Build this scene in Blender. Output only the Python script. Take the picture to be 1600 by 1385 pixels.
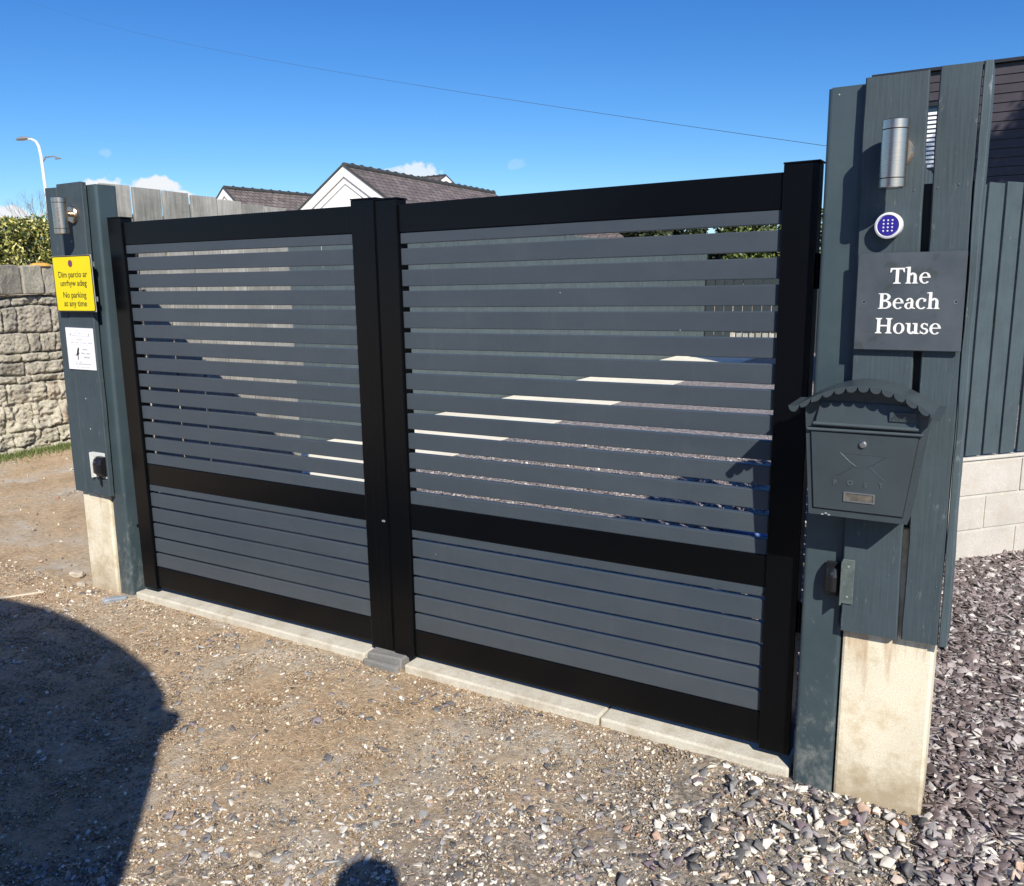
import bpy, bmesh, math, random
import numpy as np
from mathutils import Vector, Matrix, noise
random.seed(7); rng = np.random.default_rng(7)
for o in list(bpy.data.objects): bpy.data.objects.remove(o)
S = bpy.context.scene; COL = S.collection
PI = math.pi; R = math.radians
# ------------------------------------------------------------------ camera
CY, CP, CR, CF = -0.5358, -0.1903, -0.0153, 1316.26
CAM = Vector((3.6618, -2.5198, 1.4865))
fw = Vector((math.sin(CY)*math.cos(CP), math.cos(CY)*math.cos(CP), math.sin(CP)))
rt = Vector((math.cos(CY), -math.sin(CY), 0)); up = rt.cross(fw)
rt, up = math.cos(CR)*rt+math.sin(CR)*up, -math.sin(CR)*rt+math.cos(CR)*up
cd = bpy.data.cameras.new('camera'); cam = bpy.data.objects.new('camera', cd); COL.objects.link(cam)
cam.matrix_world = Matrix(((rt.x, up.x, -fw.x, CAM.x), (rt.y, up.y, -fw.y, CAM.y), (rt.z, up.z, -fw.z, CAM.z), (0, 0, 0, 1)))
cd.sensor_fit = 'HORIZONTAL'; cd.sensor_width = 36; cd.lens = CF/1600*36
cd.clip_start = 0.02; cd.clip_end = 4000
S.camera = cam
# ------------------------------------------------------------------ light
SUN = Vector((0.94, -1.0, 1.04)).normalized()
CLOUDS = ((-53.0, 5.93, 2.51, 0.87, 1), (-55.8, 5.81, 1.7, 0.61, 1), (-51.12, 5.49, 1.62, 0.39, 1), (-36.46, 7.02, 1.86, 0.87, 0.8), (-38.1, 7.1, 1.05, 0.26, 0.5), (-60.32, 4.12, 3.24, 0.7, 1), (-55.24, 7.69, 0.81, 0.52, 0.16), (-30.21, 7.44, 0.81, 0.52, 0.14))
w = bpy.data.worlds.new('World'); S.world = w; w.use_nodes = True
nt = w.node_tree; nt.nodes.clear(); N = nt.nodes.new; L = nt.links.new
sky = N('ShaderNodeTexSky'); sky.sky_type = 'NISHITA'; sky.sun_disc = False
sky.sun_elevation = math.asin(SUN.z); sky.sun_rotation = math.atan2(SUN.x, SUN.y)
sky.altitude = 20; sky.air_density = 1.0; sky.dust_density = 0.15; sky.ozone_density = 3.0
bg = N('ShaderNodeBackground'); bg.inputs[1].default_value = 0.085
out = N('ShaderNodeOutputWorld'); L(bg.outputs[0], out.inputs[0])
tint = N('ShaderNodeMix'); tint.data_type = 'RGBA'; tint.blend_type = 'MULTIPLY'; tint.inputs[0].default_value = 1
L(sky.outputs[0], tint.inputs[6]); tint.inputs[7].default_value = (.60, .93, 1.0, 1)
def mth(op, a, b=None, c=None):
    n = N('ShaderNodeMath'); n.operation = op
    for i, v in enumerate((a, b, c)):
        if v is None: continue
        if isinstance(v, (int, float)): n.inputs[i].default_value = v
        else: L(v, n.inputs[i])
    return n.outputs[0]
# deepen the blue: a curve on each channel of the sky
sc_ = N('ShaderNodeSeparateColor'); L(tint.outputs[2], sc_.inputs[0]); cc_ = N('ShaderNodeCombineColor')
for i, (a_, p_, lim) in enumerate(((.45, 1.8, 5.6), (.488, 1.4, 9.0), (1.02, 1.1, 9.5))): L(mth('MULTIPLY', mth('POWER', mth('MINIMUM', sc_.outputs[i], lim), p_), a_), cc_.inputs[i])
tcw = N('ShaderNodeTexCoord'); col_out = cc_.outputs[0]
def dotn(v):
    n = N('ShaderNodeVectorMath'); n.operation = 'DOT_PRODUCT'; L(tcw.outputs['Generated'], n.inputs[0]); n.inputs[1].default_value = v; return n.outputs['Value']
cn = N('ShaderNodeTexNoise'); cn.inputs['Scale'].default_value = 26; cn.inputs['Detail'].default_value = 9; cn.inputs['Roughness'].default_value = .58
L(tcw.outputs['Generated'], cn.inputs['Vector'])
cn2 = N('ShaderNodeTexNoise'); cn2.inputs['Scale'].default_value = 90; cn2.inputs['Detail'].default_value = 6; L(tcw.outputs['Generated'], cn2.inputs['Vector'])
# small fair-weather clouds low over the houses: (azimuth, elevation, half width, half height, opacity) in degrees
for az, el, hw_, hh_, op_ in CLOUDS:
    d = Vector((math.sin(R(az))*math.cos(R(el)), math.cos(R(az))*math.cos(R(el)), math.sin(R(el)))); sd_ = Vector((math.cos(R(az)), -math.sin(R(az)), 0)); u_ = sd_.cross(d)
    dd = dotn(d); U = mth('DIVIDE', mth('DIVIDE', dotn(sd_), dd), math.tan(R(hw_))); V_ = mth('DIVIDE', mth('DIVIDE', dotn(u_), dd), math.tan(R(hh_)))
    q = mth('SQRT', mth('ADD', mth('MULTIPLY', U, U), mth('MULTIPLY', V_, V_)))
    den = mth('ADD', mth('SUBTRACT', 1.0, q), mth('MULTIPLY', mth('SUBTRACT', cn.outputs[0], .5), 3.0))
    den = mth('ADD', den, mth('MULTIPLY', mth('SUBTRACT', cn2.outputs[0], .5), .7))
    m_ = N('ShaderNodeMapRange'); m_.interpolation_type = 'SMOOTHSTEP'; m_.inputs[1].default_value = .30; m_.inputs[2].default_value = .62; m_.inputs[4].default_value = op_; L(den, m_.inputs[0])
    fr = mth('MULTIPLY', m_.outputs[0], mth('GREATER_THAN', dd, .5))
    mx = N('ShaderNodeMix'); mx.data_type = 'RGBA'; L(fr, mx.inputs[0]); L(col_out, mx.inputs[6]); mx.inputs[7].default_value = (8.6, 8.9, 9.3, 1); col_out = mx.outputs[2]
L(col_out, bg.inputs[0])
sd = bpy.data.lights.new('sun', 'SUN'); sd.energy = 5.0; sd.angle = R(0.5); sd.color = (1, .94, .84)
so = bpy.data.objects.new('sun', sd); COL.objects.link(so); so.rotation_euler = SUN.to_track_quat('Z', 'Y').to_euler()
S.view_settings.view_transform = 'Standard'; S.view_settings.look = 'None'; S.view_settings.gamma = 1
S.view_settings.exposure = 0.3
S.render.engine = 'CYCLES'

# ------------------------------------------------------------------ material helpers
def newmat(name):
    m = bpy.data.materials.new(name); m.use_nodes = True; t = m.node_tree
    return m, t, t.nodes['Principled BSDF']
def noise_node(t, scale, detail=6, rough=.6, stretch=None, coord='Object', dist=0.0):
    tc = t.nodes.new('ShaderNodeTexCoord'); mp = t.nodes.new('ShaderNodeMapping'); n = t.nodes.new('ShaderNodeTexNoise')
    t.links.new(tc.outputs[coord], mp.inputs[0]); t.links.new(mp.outputs[0], n.inputs['Vector'])
    if stretch: mp.inputs['Scale'].default_value = stretch
    n.inputs['Scale'].default_value = scale; n.inputs['Detail'].default_value = detail
    n.inputs['Roughness'].default_value = rough; n.inputs['Distortion'].default_value = dist
    return n
def ramp(t, src, stops, interp='LINEAR'):
    r = t.nodes.new('ShaderNodeValToRGB'); e = r.color_ramp.elements; r.color_ramp.interpolation = interp
    while len(e) > 1: e.remove(e[-1])
    e[0].position = stops[0][0]; e[0].color = (*stops[0][1], 1)
    for p, c in stops[1:]:
        x = e.new(p); x.color = (*c, 1)
    t.links.new(src, r.inputs[0]); return r
def mix(t, f, a, b, mode='MIX'):
    m = t.nodes.new('ShaderNodeMix'); m.data_type = 'RGBA'; m.blend_type = mode
    if isinstance(f, float): m.inputs[0].default_value = f
    else: t.links.new(f, m.inputs[0])
    for i, v in ((6, a), (7, b)):
        if isinstance(v, tuple): m.inputs[i].default_value = (*v, 1)
        else: t.links.new(v, m.inputs[i])
    return m.outputs[2]
def bump(t, b, src, strength=.3, dist=.01):
    n = t.nodes.new('ShaderNodeBump'); n.inputs['Strength'].default_value = strength; n.inputs['Distance'].default_value = dist
    t.links.new(src, n.inputs['Height']); t.links.new(n.outputs[0], b.inputs['Normal'])
    return n
def simple(name, c, rough=.5, metal=0, var=.12, scale=6, bmp=0, bscale=60, spec=.5):
    m, t, b = newmat(name)
    n = noise_node(t, scale)
    lo = tuple(x*(1-var) for x in c); hi = tuple(x*(1+var) for x in c)
    r = ramp(t, n.outputs[0], [(.3, lo), (.7, hi)]); t.links.new(r.outputs[0], b.inputs['Base Color'])
    b.inputs['Roughness'].default_value = rough; b.inputs['Metallic'].default_value = metal
    b.inputs['Specular IOR Level'].default_value = spec
    if bmp:
        n2 = noise_node(t, bscale, 4); bump(t, b, n2.outputs[0], bmp, .004)
    return m
def painted_wood(name, c, worn, amount=.62, axis='z', grain=1.0, rough=.6):
    m, t, b = newmat(name)
    st = {'z': (1, 1, .05), 'x': (.05, 1, 1)}[axis]
    g = noise_node(t, 130, 6, .65, st); big = noise_node(t, 5, 8, .7); sp = noise_node(t, 38, 8, .75, (1, 1, .35) if axis == 'z' else (.35, 1, 1))
    c1 = ramp(t, g.outputs[0], [(.25, tuple(x*.72 for x in c)), (.75, tuple(x*1.25 for x in c))]).outputs[0]
    c2 = mix(t, ramp(t, big.outputs[0], [(.35, (0, 0, 0)), (.75, (1, 1, 1))]).outputs[0], c1, tuple(x*1.35 for x in c))
    ms = ramp(t, sp.outputs[0], [(amount, (0, 0, 0)), (amount+.08, (.55, .55, .55))]).outputs[0]
    fin = mix(t, ms, c2, worn)
    t.links.new(fin, b.inputs['Base Color']); b.inputs['Roughness'].default_value = rough
    b.inputs['Specular IOR Level'].default_value = .35
    bump(t, b, g.outputs[0], .45*grain, .003)
    return m
def weathered_wood(name, lo, hi):
    m, t, b = newmat(name)
    g = noise_node(t, 90, 8, .7, (1, 1, .05)); s = noise_node(t, 4, 8, .7)
    geo = t.nodes.new('ShaderNodeObjectInfo')
    c = ramp(t, g.outputs[0], [(.25, lo), (.75, hi)]).outputs[0]
    dk = ramp(t, s.outputs[0], [(.35, (.55, .55, .52)), (.65, (1, 1, 1))]).outputs[0]
    c = mix(t, 1.0, c, dk, 'MULTIPLY')
    rr = ramp(t, geo.outputs['Random'], [(0, (.78, .78, .76)), (1, (1.12, 1.1, 1.05))]).outputs[0]
    c = mix(t, 1.0, c, rr, 'MULTIPLY')
    t.links.new(c, b.inputs['Base Color']); b.inputs['Roughness'].default_value = .85
    bump(t, b, g.outputs[0], .5, .004); return m
def island(name, stops, rough=.8, nscale=60, bmp=.4, spec=.4, interp='LINEAR'):
    m, t, b = newmat(name)
    g = t.nodes.new('ShaderNodeNewGeometry')
    c = ramp(t, g.outputs['Random Per Island'], stops, interp).outputs[0]
    n = noise_node(t, nscale, 5, .7)
    c = mix(t, 1.0, c, ramp(t, n.outputs[0], [(.3, (.72, .72, .72)), (.7, (1.2, 1.2, 1.2))]).outputs[0], 'MULTIPLY')
    t.links.new(c, b.inputs['Base Color']); b.inputs['Roughness'].default_value = rough
    b.inputs['Specular IOR Level'].default_value = spec
    if bmp: bump(t, b, n.outputs[0], bmp, .003)
    return m
M = {}
def steel_paint():
    m, t, b = newmat('painted_steel')
    a = noise_node(t, 3, 8, .7); s = noise_node(t, 22, 10, .8, (1, 1, .6))
    c = ramp(t, a.outputs[0], [(.3, (.036, .058, .068)), (.7, (.060, .086, .096))]).outputs[0]
    tc = t.nodes.new('ShaderNodeTexCoord'); sx = t.nodes.new('ShaderNodeSeparateXYZ'); t.links.new(tc.outputs['Object'], sx.inputs[0])
    mr = t.nodes.new('ShaderNodeMapRange'); mr.inputs[1].default_value = .55; mr.inputs[2].default_value = -.05; mr.inputs[3].default_value = 0; mr.inputs[4].default_value = .17
    t.links.new(sx.outputs[2], mr.inputs[0])
    ad = t.nodes.new('ShaderNodeMath'); ad.operation = 'ADD'; t.links.new(s.outputs[0], ad.inputs[0]); t.links.new(mr.outputs[0], ad.inputs[1])
    ms = ramp(t, ad.outputs[0], [(.62, (0, 0, 0)), (.78, (.5, .5, .5))]).outputs[0]
    t.links.new(mix(t, ms, c, (.3, .3, .27)), b.inputs['Base Color'])
    b.inputs['Roughness'].default_value = .42; b.inputs['Specular IOR Level'].default_value = .5
    n = noise_node(t, 90, 3); bump(t, b, n.outputs[0], .06, .002)
    return m
M['steel'] = steel_paint()
M['board'] = painted_wood('painted_board', (.044, .062, .072), (.20, .225, .225), .60, rough=.7)
M['board_x'] = painted_wood('painted_board_edge', (.060, .084, .094), (.30, .33, .33), .58)
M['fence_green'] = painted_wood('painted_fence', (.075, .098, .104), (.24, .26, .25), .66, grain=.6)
M['fence_dark'] = painted_wood('shade_painted_fence', (.030, .040, .045), (.12, .13, .13), .66, grain=.6)  # darker copy of the fence paint, shade put into the colour
M['fence_side'] = painted_wood('painted_side_fence', (.050, .070, .078), (.26, .29, .29), .64, grain=.6)
M['picket'] = weathered_wood('weathered_wood', (.26, .255, .24), (.64, .63, .60))
M['pale_slat'] = weathered_wood('pale_slats', (.30, .29, .25), (.85, .83, .76))
M['frame'] = simple('black_powder_coat', (.0022, .0026, .0034), .30, var=.1, scale=2, bmp=.03, bscale=300, spec=.26)
def slat_mat():
    m, t, b = newmat('grey_powder_coat')
    a = noise_node(t, 2.2, 7, .7, (1, 1, 2)); st = noise_node(t, 26, 5, .7, (1, 1, .12)); f = noise_node(t, 300, 3)
    c = ramp(t, a.outputs[0], [(.3, (.048, .062, .077)), (.7, (.060, .075, .090))]).outputs[0]
    c = mix(t, ramp(t, st.outputs[0], [(.56, (0, 0, 0)), (.80, (.08, .08, .08))]).outputs[0], c, (.20, .19, .17))
    tc = t.nodes.new('ShaderNodeTexCoord'); sx = t.nodes.new('ShaderNodeSeparateXYZ'); t.links.new(tc.outputs['Object'], sx.inputs[0])
    mr = t.nodes.new('ShaderNodeMapRange'); mr.inputs[1].default_value = .42; mr.inputs[2].default_value = .05; mr.inputs[4].default_value = .06; t.links.new(sx.outputs[2], mr.inputs[0])
    c = mix(t, mr.outputs[0], c, (.24, .20, .15))
    t.links.new(c, b.inputs['Base Color']); b.inputs['Specular IOR Level'].default_value = .4
    t.links.new(ramp(t, a.outputs[0], [(.3, (.36, .36, .36)), (.7, (.52, .52, .52))]).outputs[0], b.inputs['Roughness'])
    bump(t, b, f.outputs[0], .03, .002); return m
M['slat'] = slat_mat()
M['chip'] = simple('paint_chip', (.34, .36, .37), .5)
def concrete(name, lo, hi, stain=(.45, .33, .19), rust=True):
    m, t, b = newmat(name)
    a = noise_node(t, 9, 10, .75); f = noise_node(t, 220, 6, .7); big = noise_node(t, 3.0, 6, .6)
    c = ramp(t, f.outputs[0], [(.32, lo), (.6, hi)]).outputs[0]
    c = mix(t, ramp(t, a.outputs[0], [(.47, (0, 0, 0)), (.66, (.85, .85, .85))]).outputs[0], c, stain)
    c = mix(t, ramp(t, big.outputs[0], [(.3, (.28, .28, .28)), (.55, (0, 0, 0))]).outputs[0], c, tuple(x*.6 for x in lo))
    sp = noise_node(t, 120, 2, .5); c = mix(t, ramp(t, sp.outputs[0], [(.72, (0, 0, 0)), (.76, (.7, .7, .7))]).outputs[0], c, (.2, .16, .1))
    if rust:
        tc = t.nodes.new('ShaderNodeTexCoord'); sx = t.nodes.new('ShaderNodeSeparateXYZ'); t.links.new(tc.outputs['Object'], sx.inputs[0])
        mr = t.nodes.new('ShaderNodeMapRange'); mr.inputs[1].default_value = .16; mr.inputs[2].default_value = -.05; mr.inputs[4].default_value = .5; t.links.new(sx.outputs[2], mr.inputs[0])
        ad = t.nodes.new('ShaderNodeMath'); ad.operation = 'ADD'; t.links.new(mr.outputs[0], ad.inputs[0]); t.links.new(a.outputs[0], ad.inputs[1])
        c = mix(t, ramp(t, ad.outputs[0], [(.58, (0, 0, 0)), (1.0, (.8, .8, .8))]).outputs[0], c, (.36, .29, .19))
        vs = noise_node(t, 30, 5, .6, (1, 1, .12)); mr2 = t.nodes.new('ShaderNodeMapRange'); mr2.inputs[1].default_value = .30; mr2.inputs[2].default_value = .48; mr2.inputs[4].default_value = .22; t.links.new(sx.outputs[2], mr2.inputs[0])
        a2 = t.nodes.new('ShaderNodeMath'); a2.operation = 'ADD'; t.links.new(mr2.outputs[0], a2.inputs[0]); t.links.new(vs.outputs[0], a2.inputs[1])
        c = mix(t, ramp(t, a2.outputs[0], [(.68, (0, 0, 0)), (.86, (.6, .6, .6))]).outputs[0], c, (.42, .25, .13))
    t.links.new(c, b.inputs['Base Color']); b.inputs['Roughness'].default_value = .9
    bump(t, b, f.outputs[0], .4, .002); return m
M['post_concrete'] = concrete('post_concrete', (.64, .57, .42), (.86, .79, .62), (.58, .45, .26))
M['kerb'] = concrete('kerb_concrete', (.46, .43, .35), (.70, .66, .55), (.44, .38, .28), False)
M['path'] = concrete('path_concrete', (.74, .70, .57), (.88, .85, .72), (.76, .68, .52), False)
M['stopblock'] = concrete('grey_block', (.13, .13, .125), (.26, .26, .25), (.27, .24, .2), False)
M['blockwork'] = concrete('blockwork', (.36, .33, .29), (.60, .56, .50), (.46, .41, .34), False)
M['mortar'] = concrete('pale_mortar', (.44, .42, .37), (.62, .59, .52), (.5, .46, .38), False)
M['brushed'] = None
def brushed():
    m, t, b = newmat('brushed_steel')
    n = noise_node(t, 160, 4, .6, (.1, .1, 5)); n2 = noise_node(t, 5, 5, .6)
    t.links.new(ramp(t, n2.outputs[0], [(.3, (.66, .52, .40)), (.7, (.74, .60, .47))]).outputs[0], b.inputs['Base Color'])
    b.inputs['Metallic'].default_value = 1.0
    t.links.new(ramp(t, n.outputs[0], [(.3, (.24, .24, .24)), (.7, (.34, .34, .34))]).outputs[0], b.inputs['Roughness'])
    bump(t, b, n.outputs[0], .03, .0006); return m
M['brushed'] = brushed()
M['chrome'] = simple('zinc', (.62, .62, .6), .35, 1.0)
M['galv'] = simple('galvanised', (.42, .46, .45), .45, .6, .25, 40)
M['black'] = simple('black_plastic', (.012, .012, .014), .3)
M['white'] = simple('white_plastic', (.74, .75, .76), .35, var=.03)
M['keyblue'] = simple('blue_keypad', (.035, .025, .28), .3, var=.05)
M['slate'] = None
def slate_sign():
    m, t, b = newmat('slate_plate')
    n = noise_node(t, 7, 7, .65); s = noise_node(t, 16, 3, .6)
    c = ramp(t, n.outputs[0], [(.3, (.050, .062, .074)), (.7, (.086, .099, .112))]).outputs[0]
    c = mix(t, ramp(t, s.outputs[0], [(.60, (0, 0, 0)), (.66, (.6, .6, .6))]).outputs[0], c, (.045, .055, .05))
    t.links.new(c, b.inputs['Base Color']); b.inputs['Roughness'].default_value = .38
    bump(t, b, n.outputs[0], .1, .003); return m
M['slate'] = slate_sign()
M['lettering'] = simple('white_lettering', (.82, .81, .78), .6, var=.02)
M['mailbox'] = simple('green_powder_coat', (.044, .058, .065), .36, var=.12, scale=7, bmp=.05, bscale=200, spec=.5)
M['mailbox_edge'] = simple('green_powder_edge', (.070, .090, .100), .3, var=.1)
M['yellow'] = simple('yellow_sign', (.82, .66, .0), .45, var=.04)
M['signback'] = simple('sign_edge', (.45, .42, .36), .5)
M['ink'] = simple('black_ink', (.015, .015, .015), .6)
M['red'] = simple('red_roundel', (.30, .03, .03), .5)
M['purple'] = simple('purple_centre', (.10, .06, .18), .5)
M['paper'] = simple('white_notice', (.84, .84, .85), .5, var=.02)
M['greyink'] = simple('grey_ink', (.40, .40, .41), .6)
M['lichen'] = simple('orange_lichen', (.62, .33, .06), .9, var=.3, scale=60)
M['hosem'] = simple('blue_hose', (.13, .25, .55), .4)
M['rope'] = simple('cable_grey', (.06, .075, .095), .6)
M['polegrey'] = simple('pale_pole', (.62, .70, .70), .4, var=.05)
M['lamphead'] = simple('lamp_head_grey', (.22, .23, .24), .4)
M['render_white'] = simple('white_render', (.80, .80, .79), .8, var=.03, scale=2)
M['render_line'] = simple('soffit_shade_grey', (.25, .27, .28), .7)
M['bargeboard'] = simple('white_bargeboard', (.82, .83, .83), .4, var=.02)
def roof_mat(name, lo, hi):
    m, t, b = newmat(name)
    tc = t.nodes.new('ShaderNodeTexCoord'); br = t.nodes.new('ShaderNodeTexBrick')
    t.links.new(tc.outputs['UV'], br.inputs['Vector'])
    br.inputs['Scale'].default_value = 1.0; br.inputs['Brick Width'].default_value = .30; br.inputs['Row Height'].default_value = .21
    br.inputs['Mortar Size'].default_value = .018; br.inputs['Mortar Smooth'].default_value = .3
    br.inputs['Color1'].default_value = (*lo, 1); br.inputs['Color2'].default_value = (*hi, 1)
    br.inputs['Mortar'].default_value = (*[x*.35 for x in lo], 1)
    n = noise_node(t, 5, 6, .7)
    c = mix(t, 1.0, br.outputs['Color'], ramp(t, n.outputs[0], [(.3, (.7, .7, .7)), (.7, (1.3, 1.25, 1.2))]).outputs[0], 'MULTIPLY')
    t.links.new(c, b.inputs['Base Color']); b.inputs['Roughness'].default_value = .7
    bump(t, b, br.outputs['Fac'], .5, -.02); return m
M['roof'] = roof_mat('slate_roof', (.125, .105, .098), (.20, .17, .158))
M['ridge'] = simple('ridge_tile', (.045, .048, .048), .8, var=.3, scale=5)
M['cladding'] = painted_wood('dark_cladding', (.040, .034, .042), (.075, .07, .08), .7, 'x', .3, .55)
M['glass'] = simple('window_glass', (.02, .03, .035), .05, spec=.8)
M['blind'] = simple('white_blind', (.85, .85, .84), .6, var=.02)
M['upvc'] = simple('dark_window_frame', (.018, .018, .02), .4)
M['leaf_gold'] = island('golden_leaves', [(0, (.03, .05, .012)), (.35, (.12, .16, .03)), (.6, (.42, .40, .09)), (1, (.75, .68, .32))], .5, 20, 0)
M['leaf_dark'] = island('dark_leaves', [(0, (.008, .014, .006)), (.7, (.03, .045, .015)), (1, (.07, .09, .03))], .6, 20, 0)
M['leaf_mid'] = island('ivy_leaves', [(0, (.03, .05, .012)), (.6, (.10, .14, .03)), (1, (.26, .30, .09))], .5, 20, 0)
M['bark'] = simple('bark', (.07, .055, .045), .9, var=.4, scale=12, bmp=.5, bscale=40)
M['twig'] = simple('twig_bark', (.16, .13, .11), .9)
M['van'] = simple('white_van_paint', (.75, .76, .77), .2, var=.02)
M['tyre'] = simple('tyre_rubber', (.02, .02, .02), .8)
M['hub'] = simple('wheel_rim', (.5, .5, .5), .3, .8)
M['amber'] = simple('amber_lens', (.7, .25, .02), .3)
M['skin'] = simple('skin', (.55, .34, .26), .55, var=.06)
M['hair'] = simple('dark_hair', (.03, .022, .018), .7)
M['jacket'] = simple('navy_jacket', (.03, .045, .08), .8)
M['jeans'] = simple('blue_jeans', (.06, .09, .17), .9)
M['shoe'] = simple('dark_shoe', (.02, .018, .016), .6)

# ------------------------------------------------------------------ mesh helpers
XF = [None]
def link(o, parent=None):
    COL.objects.link(o)
    if parent is not None: o.parent = parent
    return o
def build(name, bm, mat, parent=None, smooth=False):
    if XF[0]:
        for v in bm.verts: v.co = XF[0](v.co)
    me = bpy.data.meshes.new(name); bm.normal_update(); bm.to_mesh(me); bm.free()
    for m in (mat if isinstance(mat, (list, tuple)) else [mat]): me.materials.append(m)
    if smooth:
        for p in me.polygons: p.use_smooth = True
        me.set_sharp_from_angle(angle=R(38))
    o = bpy.data.objects.new(name, me)
    link(o, parent)
    if parent is not None: o.matrix_parent_inverse = Matrix.Translation(-parent.location)
    return o
def build_each(name, bm, mat, parent=None, smooth=False):
    """every loose piece becomes an object of its own"""
    todo = set(bm.verts); out_ = []
    while todo:
        st = [todo.pop()]; comp = {st[0]}
        while st:
            v = st.pop()
            for e in v.link_edges:
                o = e.other_vert(v)
                if o in todo: todo.discard(o); comp.add(o); st.append(o)
        nb = bmesh.new(); mp = {v: nb.verts.new(v.co) for v in comp}
        for f in {f for v in comp for f in v.link_faces}: nb.faces.new([mp[v] for v in f.verts])
        out_.append(build(name, nb, mat, parent, smooth))
    bm.free(); return out_
def raw(name, V, F, mat, parent=None, smooth=False):
    me = bpy.data.meshes.new(name); me.from_pydata(V, [], F); me.update()
    me.materials.append(mat)
    if smooth: me.polygons.foreach_set('use_smooth', [True]*len(me.polygons))
    o = bpy.data.objects.new(name, me); link(o, parent)
    if parent is not None: o.matrix_parent_inverse = Matrix.Translation(-parent.location)
    return o
def tag(o, label=None, cat=None, group=None, kind=None):
    if label: o['label'] = label
    if cat: o['category'] = cat
    if group: o['group'] = group
    if kind: o['kind'] = kind
    return o
def thing(name, label, cat, loc=(0, 0, 0), group=None):
    o = bpy.data.objects.new(name, None); COL.objects.link(o); o.location = loc; o.empty_display_size = .1
    return tag(o, label, cat, group)
def B(): return bmesh.new()
def box(bm, x0, x1, y0, y1, z0, z1, bev=0, seg=2, mi=0):
    vs = [bm.verts.new(p) for p in ((x0, y0, z0), (x1, y0, z0), (x1, y1, z0), (x0, y1, z0), (x0, y0, z1), (x1, y0, z1), (x1, y1, z1), (x0, y1, z1))]
    fs = [bm.faces.new([vs[i] for i in q]) for q in ((0, 3, 2, 1), (4, 5, 6, 7), (0, 1, 5, 4), (1, 2, 6, 5), (2, 3, 7, 6), (3, 0, 4, 7))]
    for f in fs: f.material_index = mi
    if bev:
        es = list({e for f in fs for e in f.edges})
        bmesh.ops.bevel(bm, geom=es, offset=bev, segments=seg, profile=.5, affect='EDGES')
    return bm
def vbox(bm, x0, x1, y0, y1, z0, z1, r, seg=4):
    """upright tube with rounded vertical corners"""
    pts = []
    for cx, cy, a0 in ((x1-r, y1-r, 0), (x0+r, y1-r, 90), (x0+r, y0+r, 180), (x1-r, y0+r, 270)):
        for k in range(seg+1):
            a = R(a0+90*k/seg); pts.append((cx+r*math.cos(a), cy+r*math.sin(a)))
    lo = [bm.verts.new((x, y, z0)) for x, y in pts]; hi = [bm.verts.new((x, y, z1)) for x, y in pts]
    n = len(pts)
    for i in range(n): bm.faces.new((lo[i], lo[(i+1) % n], hi[(i+1) % n], hi[i]))
    bm.faces.new(hi); bm.faces.new(lo[::-1]); return bm
def cyl(bm, p, q, r, n=20, r2=None, caps=True):
    p, q = Vector(p), Vector(q); d = (q-p).normalized(); r2 = r if r2 is None else r2
    a = d.orthogonal().normalized(); b = d.cross(a)
    A = [bm.verts.new(p+(a*math.cos(2*PI*i/n)+b*math.sin(2*PI*i/n))*r) for i in range(n)]
    C = [bm.verts.new(q+(a*math.cos(2*PI*i/n)+b*math.sin(2*PI*i/n))*r2) for i in range(n)]
    for i in range(n): bm.faces.new((A[i], A[(i+1) % n], C[(i+1) % n], C[i]))
    if caps: bm.faces.new(A[::-1]); bm.faces.new(C)
    return bm
def lathe(bm, c, axis, prof, n=28):
    """prof: (distance along axis, radius)"""
    c = Vector(c); d = Vector(axis).normalized(); a = d.orthogonal().normalized(); b = d.cross(a); rings = []
    for h, r in prof:
        rings.append([bm.verts.new(c+d*h+(a*math.cos(2*PI*i/n)+b*math.sin(2*PI*i/n))*max(r, 1e-5)) for i in range(n)])
    for A, C in zip(rings, rings[1:]):
        for i in range(n): bm.faces.new((A[i], A[(i+1) % n], C[(i+1) % n], C[i]))
    bm.faces.new(rings[0][::-1]); bm.faces.new(rings[-1]); return bm
def tube(bm, pts, r, n=8, r1=None):
    pts = [Vector(p) for p in pts]; rings = []
    for i, p in enumerate(pts):
        d = (pts[min(i+1, len(pts)-1)]-pts[max(i-1, 0)]).normalized()
        a = d.cross(Vector((.13, .21, .97))).normalized(); b = d.cross(a)
        rr = r if r1 is None else r+(r1-r)*i/(len(pts)-1)
        rings.append([bm.verts.new(p+(a*math.cos(2*PI*k/n)+b*math.sin(2*PI*k/n))*rr) for k in range(n)])
    for A, C in zip(rings, rings[1:]):
        for i in range(n): bm.faces.new((A[i], A[(i+1) % n], C[(i+1) % n], C[i]))
    bm.faces.new(rings[0][::-1]); bm.faces.new(rings[-1]); return bm
def prism(bm, pts, f0, f1, mi=0):
    """pts 2D -> two loops through f0(u,v), f1(u,v)"""
    A = [bm.verts.new(f0(*p)) for p in pts]; C = [bm.verts.new(f1(*p)) for p in pts]; n = len(pts)
    fs = [bm.faces.new(A[::-1]), bm.faces.new(C)]
    for i in range(n): fs.append(bm.faces.new((A[i], A[(i+1) % n], C[(i+1) % n], C[i])))
    for f in fs: f.material_index = mi
    return bm
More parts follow.
